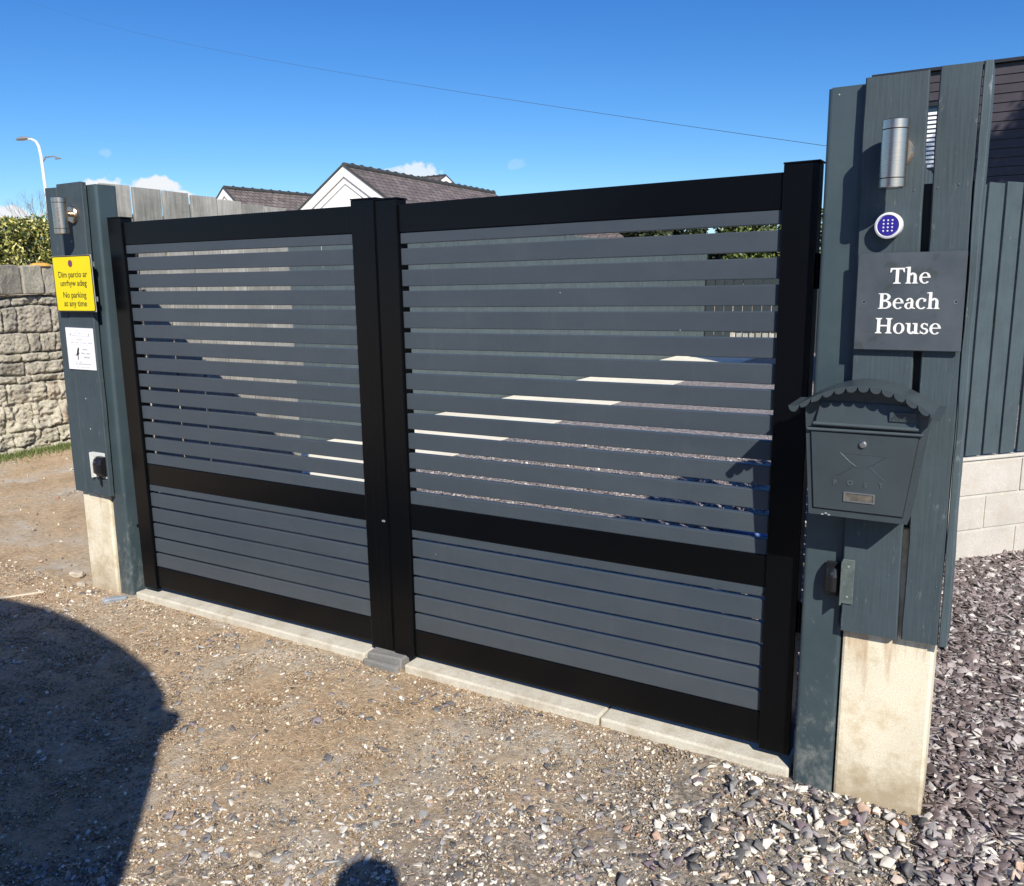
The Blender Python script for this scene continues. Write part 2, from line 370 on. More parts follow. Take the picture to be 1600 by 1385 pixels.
def plank(bm, x0, x1, y0, y1, z0, z1, seed=0, wob=.002, c=.003, seg=26, rag=.002):
    """sawn board along z: chamfered section, slightly wandering edges, ragged ends"""
    rr = random.Random(seed); rings = []
    for k in range(seg+1):
        z = z0+(z1-z0)*k/seg
        l = noise.noise((seed*3.1, z*5, 0))*wob*1.5+noise.noise((seed*3.1, z*30, 4))*wob*.6
        r = noise.noise((seed*5.7, z*5, 9))*wob*1.5+noise.noise((seed*1.7, z*30, 2))*wob*.6
        P = [(x0+l+c, y0), (x1+r-c, y0), (x1+r, y0+c), (x1+r, y1-c), (x1+r-c, y1), (x0+l+c, y1), (x0+l, y1-c), (x0+l, y0+c)]
        ring = []
        for (x, y) in P:
            zz = z+(rr.uniform(-rag, rag) if k in (0, seg) else 0)
            ring.append(bm.verts.new((x, y, zz)))
        rings.append(ring)
    for A, C in zip(rings, rings[1:]):
        for i in range(8): bm.faces.new((A[i], A[(i+1) % 8], C[(i+1) % 8], C[i]))
    bm.faces.new(rings[0][::-1]); bm.faces.new(rings[-1]); return bm

# ------------------------------------------------------------------ ground
def gz(x, y):
    d = min(1, max(0, (-y-.15)/1.2))
    h = -.055-.02*d
    h += .010*noise.noise((x*1.3, y*1.3, 0))*min(1, max(0, (-y-.1)*3)) if y < 0 else 0
    return h
def axis_lines(lo, a, b, hi, fine, n):
    f = list(np.arange(a, b, fine))
    l = [a-(a-lo)*((k/n)**2.6) for k in range(n, 0, -1)]; h = [b+(hi-b)*((k/n)**2.6) for k in range(0, n+1)]
    return l+f+h
def dirt_mat():
    m, t, b = newmat('packed_dirt')
    a = noise_node(t, 1.3, 8, .7); f = noise_node(t, 45, 8, .75); g = noise_node(t, 150, 6, .8); st = noise_node(t, 30, 6, .75, (1, 2.2, 1), dist=1.2)
    c = ramp(t, a.outputs[0], [(.3, (.37, .27, .17)), (.48, (.58, .43, .275)), (.60, (.53, .43, .31)), (.72, (.74, .67, .54))]).outputs[0]
    c = mix(t, 1.0, c, ramp(t, f.outputs[0], [(.28, (.45, .43, .40)), (.5, (1, 1, 1)), (.72, (1.5, 1.45, 1.35))]).outputs[0], 'MULTIPLY')
    c = mix(t, ramp(t, g.outputs[0], [(.58, (0, 0, 0)), (.70, (.75, .75, .75))]).outputs[0], c, (.55, .47, .34))
    c = mix(t, ramp(t, st.outputs[0], [(.60, (0, 0, 0)), (.72, (.5, .5, .5))]).outputs[0], c, (.40, .26, .13))
    tc = t.nodes.new('ShaderNodeTexCoord'); vo = t.nodes.new('ShaderNodeTexVoronoi'); vo.inputs['Scale'].default_value = 95; t.links.new(tc.outputs['Object'], vo.inputs['Vector'])
    vs_ = t.nodes.new('ShaderNodeSeparateColor'); t.links.new(vo.outputs['Color'], vs_.inputs[0])
    grit = ramp(t, vs_.outputs[0], [(0, (.12, .11, .10)), (.4, (.26, .24, .22)), (.7, (.40, .35, .28)), (1, (.62, .56, .46))]).outputs[0]
    sx = t.nodes.new('ShaderNodeSeparateXYZ'); t.links.new(tc.outputs['Object'], sx.inputs[0]); pn = noise_node(t, 3, 6, .7)
    def mm(op, a, b_):
        n = t.nodes.new('ShaderNodeMath'); n.operation = op
        for i, v in enumerate((a, b_)):
            if isinstance(v, (int, float)): n.inputs[i].default_value = v
            else: t.links.new(v, n.inputs[i])
        return n.outputs[0]
    mk = mm('ADD', mm('MULTIPLY', mm('SUBTRACT', mm('SUBTRACT', sx.outputs[0], mm('MULTIPLY', sx.outputs[1], .5)), 2.2), .8), mm('MULTIPLY', mm('SUBTRACT', pn.outputs[0], .5), 2.2))
    c = mix(t, ramp(t, mk, [(.1, (0, 0, 0)), (.7, (.8, .8, .8))]).outputs[0], c, grit)
    chk = noise_node(t, 2.6, 9, .72, (1, 1.4, 1))
    c = mix(t, ramp(t, chk.outputs[0], [(.53, (0, 0, 0)), (.66, (.75, .75, .75))]).outputs[0], c, (.64, .59, .50))
    t.links.new(c, b.inputs['Base Color']); b.inputs['Roughness'].default_value = .95; b.inputs['Specular IOR Level'].default_value = .2
    ad = t.nodes.new('ShaderNodeMath'); ad.operation = 'ADD'; t.links.new(f.outputs[0], ad.inputs[0]); t.links.new(g.outputs[0], ad.inputs[1])
    bump(t, b, ad.outputs[0], .9, .012); return m
def soft_dirt_mat():
    m, t, b = newmat('raked_soil')
    a = noise_node(t, 3, 8, .7, (1, 3, 1)); f = noise_node(t, 40, 8, .7)
    c = ramp(t, a.outputs[0], [(.3, (.26, .18, .11)), (.7, (.42, .31, .20))]).outputs[0]
    c = mix(t, 1.0, c, ramp(t, f.outputs[0], [(.3, (.6, .6, .6)), (.7, (1.3, 1.3, 1.25))]).outputs[0], 'MULTIPLY')
    t.links.new(c, b.inputs['Base Color']); b.inputs['Roughness'].default_value = .95
    bump(t, b, f.outputs[0], .7, .01); return m
xs = axis_lines(-900, -1.2, 4.6, 900, .022, 26); ys = axis_lines(-900, -1.8, .1, 1500, .022, 26)
V = []; F = []
for y in ys:
    for x in xs:
        z = gz(x, y)
        if -1.3 < x < 4.7 and -1.9 < y < -.02:
            z += .008*noise.noise((x*7, y*9, 1))+.006*noise.noise((x*24, y*28, 2))
        elif x < -.5 and -3 < y < 6: z += .02*noise.noise((x*2.3, y*5, 3))
        if y > .1 and x > -1: z -= .004
        V.append((x, y, z))
nx = len(xs)
for j in range(len(ys)-1):
    for i in range(nx-1):
        F.append((j*nx+i, j*nx+i+1, (j+1)*nx+i+1, (j+1)*nx+i))
tag(raw('ground', V, F, dirt_mat(), None, True), kind='structure')
# driveway of purple slate gravel and pale path inside the gate
def gravel_mat(name, stops):
    m, t, b = newmat(name)
    tc = t.nodes.new('ShaderNodeTexCoord'); v = t.nodes.new('ShaderNodeTexVoronoi'); v.inputs['Scale'].default_value = 45
    mp = t.nodes.new('ShaderNodeMapping'); mp.inputs['Scale'].default_value = (1, 1.6, 1)
    t.links.new(tc.outputs['Object'], mp.inputs[0]); t.links.new(mp.outputs[0], v.inputs['Vector'])
    sp = t.nodes.new('ShaderNodeSeparateColor'); t.links.new(v.outputs['Color'], sp.inputs[0])
    c = ramp(t, sp.outputs[0], stops).outputs[0]
    t.links.new(c, b.inputs['Base Color']); b.inputs['Roughness'].default_value = .7
    bump(t, b, v.outputs['Distance'], .9, -.02); return m
PURP = [(0, (.15, .13, .125)), (.5, (.27, .235, .225)), (.8, (.38, .35, .33)), (1, (.62, .58, .54))]
def slab(name, x0, x1, y0, y1, z0, z1, mat, bev=0):
    return tag(build(name, box(B(), x0, x1, y0, y1, z0, z1, bev), mat), kind='structure')
slab('driveway', -.6, 6.5, .30, 15.5, -.4, -.048, gravel_mat('slate_gravel', PURP))
slab('gravel_bed', 3.56, 6.5, -.6, .295, -.4, -.052, gravel_mat('slate_gravel_bed', PURP))
slab('path', -2.08, -.57, 1.2, 15.4, -.3, -.036, M['path'])
# kerb strip under the gate: three lengths with joints
for i, (a, b_, sk) in enumerate(((-.03, 1.455, 0), (1.665, 2.52, 0), (2.526, 3.172, 0))):
    bm = B(); box(bm, a, b_, -.032-.003*(i == 1), .22, -.20, -.022-.002*(i == 2), .007, 2)
    tag(build('kerb', bm, M['kerb']), kind='structure')
# ------------------------------------------------------------------ stones and litter (uncountable)
def stones(name, pts, size, flat, mat, tilt=.35, lift=.3, seed=1, zf=gz):
    r = np.random.default_rng(seed); n = len(pts)
    K = 5; ang = (np.arange(K)/K*2*PI)[None, :]+r.uniform(-.42, .42, (n, K))+r.uniform(0, 6.28, (n, 1))
    rad = r.uniform(.55, 1.2, (n, K)); sx = size[:, None]; asp = r.uniform(.42, 1.0, (n, 1))
    rings = []
    for zz, sc in ((-.5, .92), (.2, 1.0), (.5, .90)):
        jit = r.uniform(.86, 1.10, (n, K))
        X = np.cos(ang)*rad*sx*sc*jit; Y = np.sin(ang)*rad*sx*sc*asp*jit
        Z = np.full((n, K), 1.0)*zz*flat[:, None]*sx+r.uniform(-.22, .22, (n, K))*sx*flat[:, None]
        rings.append(np.stack([X, Y, Z], -1))
    P = np.concatenate(rings, 1)
    rz = r.uniform(0, 2*PI, n); ta = r.normal(0, tilt, n); tb = r.normal(0, tilt, n)
    cz, sz = np.cos(rz), np.sin(rz); ca, sa = np.cos(ta), np.sin(ta); cb, sb = np.cos(tb), np.sin(tb)
    x, y, z = P[..., 0], P[..., 1], P[..., 2]
    x, y = x*cz[:, None]-y*sz[:, None], x*sz[:, None]+y*cz[:, None]
    y, z = y*ca[:, None]-z*sa[:, None], y*sa[:, None]+z*ca[:, None]
    x, z = x*cb[:, None]-z*sb[:, None], x*sb[:, None]+z*cb[:, None]
    zb = np.array([zf(a, b_) for a, b_ in pts])+size*flat*lift+(pts_lift[0] if pts_lift[0] is not None else 0)
    P = np.stack([x+pts[:, 0:1], y+pts[:, 1:2], z+zb[:, None]], -1).reshape(-1, 3)
    fs = []
    for k in range(K):
        k2 = (k+1) % K
        fs += [(k, k2, K+k2, K+k), (K+k, K+k2, 2*K+k2, 2*K+k)]
    quads = (np.array(fs)[None]+(np.arange(n)*3*K)[:, None, None]).reshape(-1, 4)
    cap = (np.array([[2*K+i for i in range(K)], list(range(K-1, -1, -1))])[None]+(np.arange(n)*3*K)[:, None, None]).reshape(-1, K)
    me = bpy.data.meshes.new(name); nq, nc = len(quads), len(cap)
    me.vertices.add(len(P)); me.vertices.foreach_set('co', P.ravel().astype(np.float32))
    me.loops.add(nq*4+nc*K); me.loops.foreach_set('vertex_index', np.concatenate([quads.ravel(), cap.ravel()]).astype(np.int32))
    me.polygons.add(nq+nc)
    me.polygons.foreach_set('loop_start', np.concatenate([np.arange(nq)*4, nq*4+np.arange(nc)*K]).astype(np.int32))
    me.update(calc_edges=True); me.validate(); me.materials.append(mat)
    o = bpy.data.objects.new(name, me); COL.objects.link(o)
    return tag(o, kind='stuff')
pts_lift = [None]
def scatter(n, x0, x1, y0, y1, dens, seed):
    r = np.random.default_rng(seed); P = np.stack([r.uniform(x0, x1, n*3), r.uniform(y0, y1, n*3)], -1)
    d = np.array([dens(a, b_) for a, b_ in P]); P = P[r.random(len(P)) < d][:n]
    return P
def nz(x, y, s, o=0): return .5+.5*noise.noise((x*s, y*s, o))
STRAW = island('mulch_chips', [(0, (.10, .065, .04)), (.3, (.26, .18, .11)), (.55, (.42, .31, .19)), (.8, (.60, .50, .36)), (.93, (.72, .66, .54)), (1, (.22, .22, .26))], .9, 90, .2)
PEB = island('mixed_pebbles', [(0, (.12, .11, .10)), (.2, (.24, .22, .20)), (.4, (.32, .27, .22)), (.6, (.42, .36, .29)), (.72, (.70, .63, .50)), (.9, (.80, .75, .64)), (1, (.40, .22, .13))], .75, 70, .4)
SLT = island('slate_chips', [(0, (.085, .082, .082)), (.25, (.18, .175, .172)), (.5, (.28, .27, .26)), (.65, (.25, .20, .21)), (.78, (.50, .48, .44)), (1, (.78, .74, .65))], .55, 50, .5, .5)
PUR = island('plum_slate', [(0, (.080, .062, .058)), (.3, (.165, .127, .120)), (.6, (.27, .215, .205)), (.85, (.37, .33, .32)), (.93, (.54, .50, .46)), (1, (.78, .73, .65))], .55, 60, .5, .5)
DRV = island('driveway_slate', [(0, (.16, .14, .135)), (.5, (.28, .25, .235)), (.85, (.38, .35, .33)), (1, (.7, .66, .6))], .6, 60, .4)
def rightness(x, y):
    # the stony apron around the right pillar
    return max(0, min(1, (x-2.15+.85*(-y)+1.3*(nz(x, y, 2.0, 5)-.5)+.5*(nz(x, y, 6, 6)-.5))/1.2))
MIXS = island('mixed_slate_and_stone', [(0, (.075, .074, .075)), (.2, (.17, .165, .16)), (.38, (.27, .26, .25)), (.5, (.20, .15, .17)), (.6, (.34, .32, .31)), (.68, (.66, .60, .50)), (.9, (.80, .76, .66)), (1, (.36, .19, .11))], .6, 60, .5)
P = scatter(52000, -1.5, 3.9, -1.75, -.035, lambda x, y: .35+.65*nz(x, y, 3, 1), 3)
stones('mulch', P, .0022+.0038*rng.random(len(P))**2, .3+.5*rng.random(len(P)), STRAW, .5, .35, 5)
P = scatter(21000, -1.6, 4.0, -1.75, -.05, lambda x, y: min(1, .08+.22*(nz(x, y, 2.5, 3) > .55)+.95*rightness(x, y)+.5*max(0, 1-abs(y+.12)/.14)), 8)
stones('pebbles', P, .0032+.0075*rng.random(len(P))**2.2, .4+.5*rng.random(len(P)), PEB, .4, .25, 6)
P = scatter(6500, -.9, 4.05, -1.75, -.05, lambda x, y: .035+(rightness(x, y)**1.5)*.9+.25*(nz(x, y, 1.7, 9) > .62), 10)
stones('slate_chippings', P, .006+.018*rng.random(len(P))**2, .10+.22*rng.random(len(P)), SLT, .4, .5, 11)
P = scatter(16000, 1.2, 4.05, -1.75, -.045, lambda x, y: rightness(x, y), 51)
stones('grit', P, .0025+.0045*rng.random(len(P)), .4+.5*rng.random(len(P)), MIXS, .6, .3, 52)
P = scatter(1700, 2.5, 4.05, -1.2, -.06, lambda x, y: max(0, min(1, (x-2.75-.25*(y+.6))/.35)), 12)
pts_lift[0] = .008
stones('large_slate_chippings', P, .008+.022*rng.random(len(P))**1.8, .12+.28*rng.random(len(P)), MIXS, .5, .6, 13)
pts_lift[0] = None
zin = lambda x, y: -.05
P = scatter(16000, 3.40, 4.5, -.42, 3.1, lambda x, y: 1.0 if (x > 3.55 or y > .1) and x-3.42 > -.1 and (y > -.25 or x > 3.6) else 0, 14)
pts_lift[0] = .004
stones('plum_gravel', P, .007+.024*rng.random(len(P))**2, .07+.15*rng.random(len(P)), PUR, .45, .6, 15, zin)
CRUMB = island('dirt_crumbs', [(0, (.20, .14, .09)), (.5, (.36, .26, .165)), (.85, (.50, .38, .26)), (1, (.60, .50, .38))], .95, 90, .3)
pts_lift[0] = None
P = scatter(38000, -1.4, 3.3, -1.75, -.04, lambda x, y: .25+.75*nz(x, y, 5, 2)-.6*rightness(x, y), 41)
stones('dirt_crumbs', P, .0022+.0055*rng.random(len(P))**2, .5+.5*rng.random(len(P)), CRUMB, .6, .15, 42)
def straws(name, P, mat, seed):
    r = np.random.default_rng(seed); V = []; F = []
    for x, y in P:
        a = r.normal(.9, .9); l = r.uniform(.005, .020); w_ = r.uniform(.0003, .0008); b_ = r.normal(0, .5); z = gz(x, y)+.004+r.random()*.004
        d = Vector((math.cos(a), math.sin(a), 0)); n_ = Vector((-d.y, d.x, 0)); k = len(V); c_ = Vector((x, y, z)); dz = r.normal(0, .12)
        p = [c_-d*l-Vector((0, 0, dz*l)), c_+n_*b_*l*.4+Vector((0, 0, .001)), c_+d*l+Vector((0, 0, dz*l))]
        for q in p: V += [q-n_*w_, q+n_*w_+Vector((0, 0, .0006))]
        F += [(k, k+2, k+3, k+1), (k+2, k+4, k+5, k+3)]
    return tag(raw(name, V, F, mat), kind='stuff')
P = scatter(9000, -1.4, 3.6, -1.75, -.04, lambda x, y: .2+.8*(nz(x, y, 4, 8) > .45)-.5*rightness(x, y), 43)
straws('dry_straw', P, island('straw_fibres', [(0, (.28, .20, .13)), (.5, (.48, .37, .25)), (.85, (.62, .53, .40)), (1, (.50, .27, .14))], .8, 60, 0), 44)
pts_lift[0] = .004
P = scatter(9000, -.5, 3.3, .9, 5.2, lambda x, y: .6, 16)
stones('driveway_gravel', P, .010+.014*rng.random(len(P)), .2+.3*rng.random(len(P)), DRV, .35, .5, 17, zin)
pts_lift[0] = None
P = scatter(1200, -4.2, -.2, -1.2, 3.0, lambda x, y: .25+.75*max(0, 1-abs(y+.2)/.5), 18)
stones('loose_pebbles', P, .004+.016*rng.random(len(P))**3, .4+.4*rng.random(len(P)), PEB, .4, .25, 19)
# pieces one can point at
def rock(name, c, r, sc, mat, label, cat='stone', seed=0, rz=0.0):
    bm = B(); bmesh.ops.create_icosphere(bm, subdivisions=3, radius=1)
    cs, sn = math.cos(rz), math.sin(rz)
    for v in bm.verts:
        p = v.co.copy(); cell = noise.cell_vector(p*1.3+Vector((seed, 0, 0)))
        d = 1+.22*noise.noise(p*1.1+Vector((seed*3, 1, 2)))+.05*noise.noise(p*4+Vector((seed, 5, 0)))
        q = Vector((max(-.78, min(.8, p.x)), max(-.75, min(.82, p.y)), max(-.8, min(.74, p.z))))*d
        q = Vector((q.x*sc[0]*r, q.y*sc[1]*r, q.z*sc[2]*r)); v.co = Vector(c)+Vector((q.x*cs-q.y*sn, q.x*sn+q.y*cs, q.z))
    return tag(build(name, bm, mat, None, False), label, cat)
PALE = simple('pale_stone', (.48, .42, .33), .85, var=.25, scale=30, bmp=.4, bscale=90)
BLUE = simple('blue_slate', (.26, .30, .34), .5, var=.2, scale=30, bmp=.3, bscale=60)
rock('stone', (-.60, .02, -.04), .042, (1, .75, .5), PALE, 'largest pale angular stone lying on the dirt left of the left concrete post', seed=1, rz=.5)
rock('stone', (-.455, -.055, -.048), .024, (1, .8, .6), PALE, 'pale rounded stone just below the largest one by the left concrete post', seed=2)
rock('stone', (-.095, -.105, -.05), .05, (1.3, .5, .35), BLUE, 'flat blue grey stone at the foot of the left steel post', seed=3, rz=.9)
rock('stone', (1.975, -1.105, -.062), .017, (1.3, .7, .45), PALE, 'white flat stone on the dirt above the photographer\'s shadow', seed=4, rz=.2)
bm = B(); box(bm, -.11, .11, -.008, .008, -.004, .004, .002)
o = build('wood_offcut', bm, simple('pale_offcut', (.60, .52, .40), .8)); o.location = (-.60, -.29, -.055); o.rotation_euler = (0, 0, .95)
tag(o, 'thin pale offcut of wood lying on dirt at the shadow\'s upper edge', 'wood scrap')

# ------------------------------------------------------------------ gate leaves
X1, X2, XC, X3, X4, X5 = .0952, 1.4634, 1.583, 1.6816, 3.0676, 3.1647
ZA, ZB, ZC, ZD = 1.676, .643, .541, .121
def leaf(xa, xb, xf, label, left):
    XF[0] = xf
    g = thing('metal_gate', label, 'gate', (xa, 0, 0), 'pair of slatted driveway gates')
    x0, x1 = xa, xb
    bm = B(); box(bm, x0, x0+.0952 if left else x0+.0986, 0, .062, 0, 1.796, .0025)
    s = build('stile', bm, M['frame'], g)
    xr = (X2 if left else X4)
    bm = B(); box(bm, xr, x1, 0, .062, 0, 1.796, .0025)
    if left:
        box(bm, 1.512, 1.579, -.004, -.0003, .012, 1.786, .001); box(bm, 1.547, 1.5795, -.008, -.0043, .012, 1.79, .001)
    build('stile', bm, M['frame'], g)
    xi0, xi1 = x0+(.0952 if left else .0986), xr
    for a, b_ in ((x0, xi0), (xr, x1)):
        bm = B(); box(bm, a-.001, b_+.003, -.0015, .066, 1.7965, 1.802, .0012); build('end_cap', bm, M['frame'], g)
    for nm, za, zb in (('top_rail', ZA, 1.777), ('middle_rail', ZC, ZB), ('bottom_rail', .016, ZD)):
        bm = B(); box(bm, xi0+.0003, xi1-.0003, .010, .052, za, zb, .002); build(nm, bm, M['frame'], g)
    bm = B(); box(bm, xi0+.001, xi1-.001, .018, .05, .006, .0155); build('drip_bar', bm, M['frame'], g)
    pitch = .0771; h = .0605; gap = pitch-h
    def slats(z_top, z_bot, c0, n, gp):
        bm = B(); zs = [c0-pitch*k for k in range(n)]
        edges = [(z_top-.0005, zs[0]+gp/2)]+[(zs[i]-gp/2, zs[i+1]+gp/2) for i in range(n-1)]+[(zs[-1]-gp/2, z_bot+.0005)]
        for t_, b_ in edges:
            box(bm, xi0+.003, xi1-.0025, .0135, .0375, b_, t_, .0028, 2)
        return build('slat_panel', bm, M['slat'], g)
    slats(ZA, ZB, 1.627, 13, .0165); slats(ZC, ZD, .502, 5, .0105)
    bm = B()
    for z in (1.72, .60, .52, .07):
        for x in (xi0+.006, xi1-.006): lathe(bm, (x, .0099, z), (0, -1, 0), [(0, .003), (.0022, .003), (.003, .0015)], 8)
    build_each('screw', bm, M['frame'], g)
    # channel inside edge of the stiles, seen through the gaps
    bm = B(); box(bm, xi0+.0004, xi0+.0028, .012, .05, ZD, ZA); box(bm, xi1-.0023, xi1-.0004, .012, .05, ZD, ZA); build_each('channel', bm, M['frame'], g)
    XF[0] = None; return g
lx = lambda v: Vector((v.x, v.y+.0084*v.x, v.z-.0022*v.x))
rx = lambda v: Vector((v.x, v.y+.0066*(X5-v.x), v.z-.0065*(X5-v.x)))
gl = leaf(0, XC-.0015, lx, 'left leaf of black framed gate with grey slats, beside the yellow sign', True)
bm = B(); box(bm, 1.556, 1.570, -.0125, -.0085, .553, .561, .001); XF[0] = lx; build('latch_slot', bm, M['lamphead'], gl); XF[0] = None
gr = leaf(XC+.0015, X5, rx, 'right leaf of black framed gate with grey slats, beside the letterbox', False)
# little paint chips / bird mark on slats
XF[0] = rx
bm = B()
for x, z, r_ in ((1.80, .455, .0018), (2.77, 1.33, .002), (2.35, 1.45, .002)): lathe(bm, (x, .0133, z), (0, -1, 0), [(0, r_), (.0006, r_*.7)], 7)
build_each('paint_chip', bm, M['chip'], gr); XF[0] = None
# drop block in the middle
bm = B(); box(bm, 1.474, 1.646, -.060, -.034, -.12, -.030, .008); box(bm, 1.478, 1.645, -.0335, .03, -.12, -.006, .005)
for v in bm.verts: v.co += Vector([noise.noise(v.co*23+Vector((k, 0, 0)))*.008 for k in (0, 7, 13)])
tag(build('gate_stop', bm, M['stopblock']), 'grey stone block on the ground where the two gate leaves meet', 'gate stop')

# ------------------------------------------------------------------ right pillar
t = thing('gate_post', 'tall green grey steel gate post beside the right gate leaf', 'gate post', (3.247, 0, -.05), 'steel gate posts')
bm = vbox(B(), 3.187, 3.302, -.05, .065, -.2, 1.972, .012, 4)
build('post', bm, M['steel'], t, False)
bm = B(); box(bm, 3.195, 3.296, -.042, .058, 1.9722, 1.976, .001); build('cap', bm, M['steel'], t)
bm = B()
for x, z in ((3.215, 1.955), (3.288, 1.935)): lathe(bm, (x, -.0499, z), (0, -1, 0), [(0, .0025), (.001, .0015)], 7)
build_each('rivet', bm, M['chip'], t)
bm = B()
for z in (.45, 1.5): cyl(bm, (3.166, .045, z), (3.187, .045, z), .009, 10); cyl(bm, (3.176, .045, z-.05), (3.176, .045, z+.05), .011, 12)
build_each('hinge', bm, M['frame'], t)
t = thing('concrete_post', 'pale concrete post under the boards of the right pillar', 'concrete post', (3.43, .02, -.05), 'concrete posts under the boards')
bm = B(); box(bm, 3.307, 3.547, -.05, .10, -.25, .80, .008, 2); build('post_body', bm, M['post_concrete'], t)
t = thing('board_cladding', 'dark green boards nailed on the right pillar around the keypad', 'cladding', (3.43, -.07, .48), 'board cladding on the pillars')
def tilt(dx, z0=.48):
    return lambda v: Vector((v.x+dx*(v.z-z0)/1.5, v.y, v.z))
XF[0] = tilt(-.021); build('board', plank(B(), 3.303, 3.452, -.078, -.052, .484, 1.984, 3, .0022), M['board'], t)
XF[0] = tilt(-.011); build('board', plank(B(), 3.465, 3.556, -.078, -.052, .488, 1.987, 5, .0022), M['board'], t)
XF[0] = tilt(-.010)
tag(build('board', plank(B(), 3.5585, 3.577, -.082, .06, .49, 1.988, 8, .0025, .002), M['board_x'], t), 'rough side board seen edge on')
XF[0] = None
bm = B()
for x, z in ((3.335, 1.686), (3.415, 1.697), (3.468, 1.700), (3.515, 1.705), (3.42, .668), (3.475, .66), (3.54, .655)):
    lathe(bm, (x, -.0781, z), (0, -1, 0), [(0, .0030), (.0008, .0028), (.0012, .0012)], 8)
build_each('nail', bm, M['rope'], t)
bm = B(); box(bm, 3.308, 3.548, -.040, .08, .802, 1.715, .003); build('dark_gap_backing', bm, M['ink'], t)  # black sheet added behind the boards, its colour stands for shade in the gaps

# ------------------------------------------------------------------ left pillar (leans slightly)
LT = lambda v: Vector((v.x+.022*(v.z+.05), v.y, v.z))
XF[0] = LT
t = thing('gate_post', 'tall green grey steel gate post beside the left gate leaf', 'gate post', (-.11, .04, -.05), 'steel gate posts')
bm = vbox(B(), -.175, -.075, -.02, .09, -.2, 1.95, .014, 4); build('post', bm, M['steel'], t)
bm = B(); box(bm, -.170, -.08, -.015, .085, 1.9502, 1.953, .001); build('cap', bm, M['steel'], t)
bm = B()
for z in (.3, 1.5): cyl(bm, (-.08, .045, z), (-.01, .045, z), .009, 10)
build_each('hinge', bm, M['frame'], t)
t = thing('concrete_post', 'pale concrete post under the boards of the left pillar', 'concrete post', (-.27, .02, -.05), 'concrete posts under the boards')
bm = B(); box(bm, -.398, -.178, -.03, .10, -.25, 1.6, .008, 2); build('post_body', bm, M['post_concrete'], t)
t = thing('board_cladding', 'dark green boards nailed on the left pillar behind the yellow sign', 'cladding', (-.27, -.04, .47), 'board cladding on the pillars')
build('board', plank(B(), -.418, -.326, -.053, -.031, .468, 1.952, 13, .002), M['board'], t)
build('board', plank(B(), -.322, -.127, -.056, -.031, .468, 1.962, 15, .002), M['board'], t)
bm = B()
for x, z in ((-.25, .95), (-.235, .80), (-.18, 1.25), (-.24, 1.70)): lathe(bm, (x, -.0561, z), (0, -1, 0), [(0, .0045), (.0012, .003)], 6)
build_each('nail', bm, M['chip'], t)
XF[0] = None

# ------------------------------------------------------------------ wall lamps
def wall_lamp(x, zb, zt, yw, off, label):
    zc = (zb+zt)/2+.010; r = .0315
    t = thing('wall_lamp', label, 'wall lamp', (x, yw, zc), 'brushed steel up and down wall lamps')
    bm = B(); lathe(bm, (x, yw, zc), (0, -1, 0), [(0, .039), (.012, .039), (.018, .034)], 36); build('back_plate', bm, M['brushed'], t, True)
    bm = B(); lathe(bm, (x, yw-.018, zc), (0, -1, 0), [(0, .013), (off-.04, .013)], 18); build('arm', bm, M['brushed'], t)
    y = yw-off
    bm = B(); lathe(bm, (x, y, zb+.024), (0, 0, 1), [(0, r-.0006), (zt-zb-.048, r-.0006)], 40)
    o = build('body', bm, M['brushed'], t, True)
    for a, b_, s in ((zb, zb+.023, -1), (zt-.023, zt, 1)):
        bm = B(); lathe(bm, (x, y, a), (0, 0, 1), [(0, r-.003), (.0015, r), (b_-a-.0015, r), (b_-a, r-.003)], 40)
        c = build('end_ring', bm, M['brushed'], t, True)
        bm = B(); z = a-.0005 if s < 0 else b_+.0005
        lathe(bm, (x, y, z-.001), (0, 0, 1), [(0, r-.006), (.002, r-.006)], 28); build('lens', bm, M['glass'], c)
    return t
wall_lamp(3.370, 1.700, 1.862, -.078, .068, 'brushed steel wall lamp above the blue keypad on the right pillar')
wall_lamp(-.160, 1.730, 1.892, -.056, .068, 'brushed steel wall lamp above the yellow sign on the left pillar')

# ------------------------------------------------------------------ keypad
t = thing('keypad', 'round white entry keypad with blue face and white dots', 'keypad', (3.368, -.078, 1.612))
kc = Vector((3.3655, -.078, 1.6115)); kd = Vector((-.10, -1, -.02)).normalized()
bm = B(); lathe(bm, kc, kd, [(0, .030), (.004, .032), (.028, .0335), (.033, .032), (.0345, .0275), (.031, .026)], 48); build('housing', bm, M['white'], t, True)
bm = B(); lathe(bm, kc+kd*.0305, kd, [(0, .0258), (.0022, .0252), (.0026, .0235)], 44); build('face_plate', bm, M['keyblue'], t)
a = Vector((1, 0, 0)); a = (a-kd*a.dot(kd)).normalized(); b_ = Vector((0, 0, 1))
for i in range(3):
    for j in range(4):
        p = kc+kd*.033+a*((i-1)*.0105)+b_*((1.5-j)*.0088)
        bm = B(); lathe(bm, p, kd, [(0, .0023), (.0009, .0022), (.0013, .0012)], 10); build('key', bm, M['white'], t)

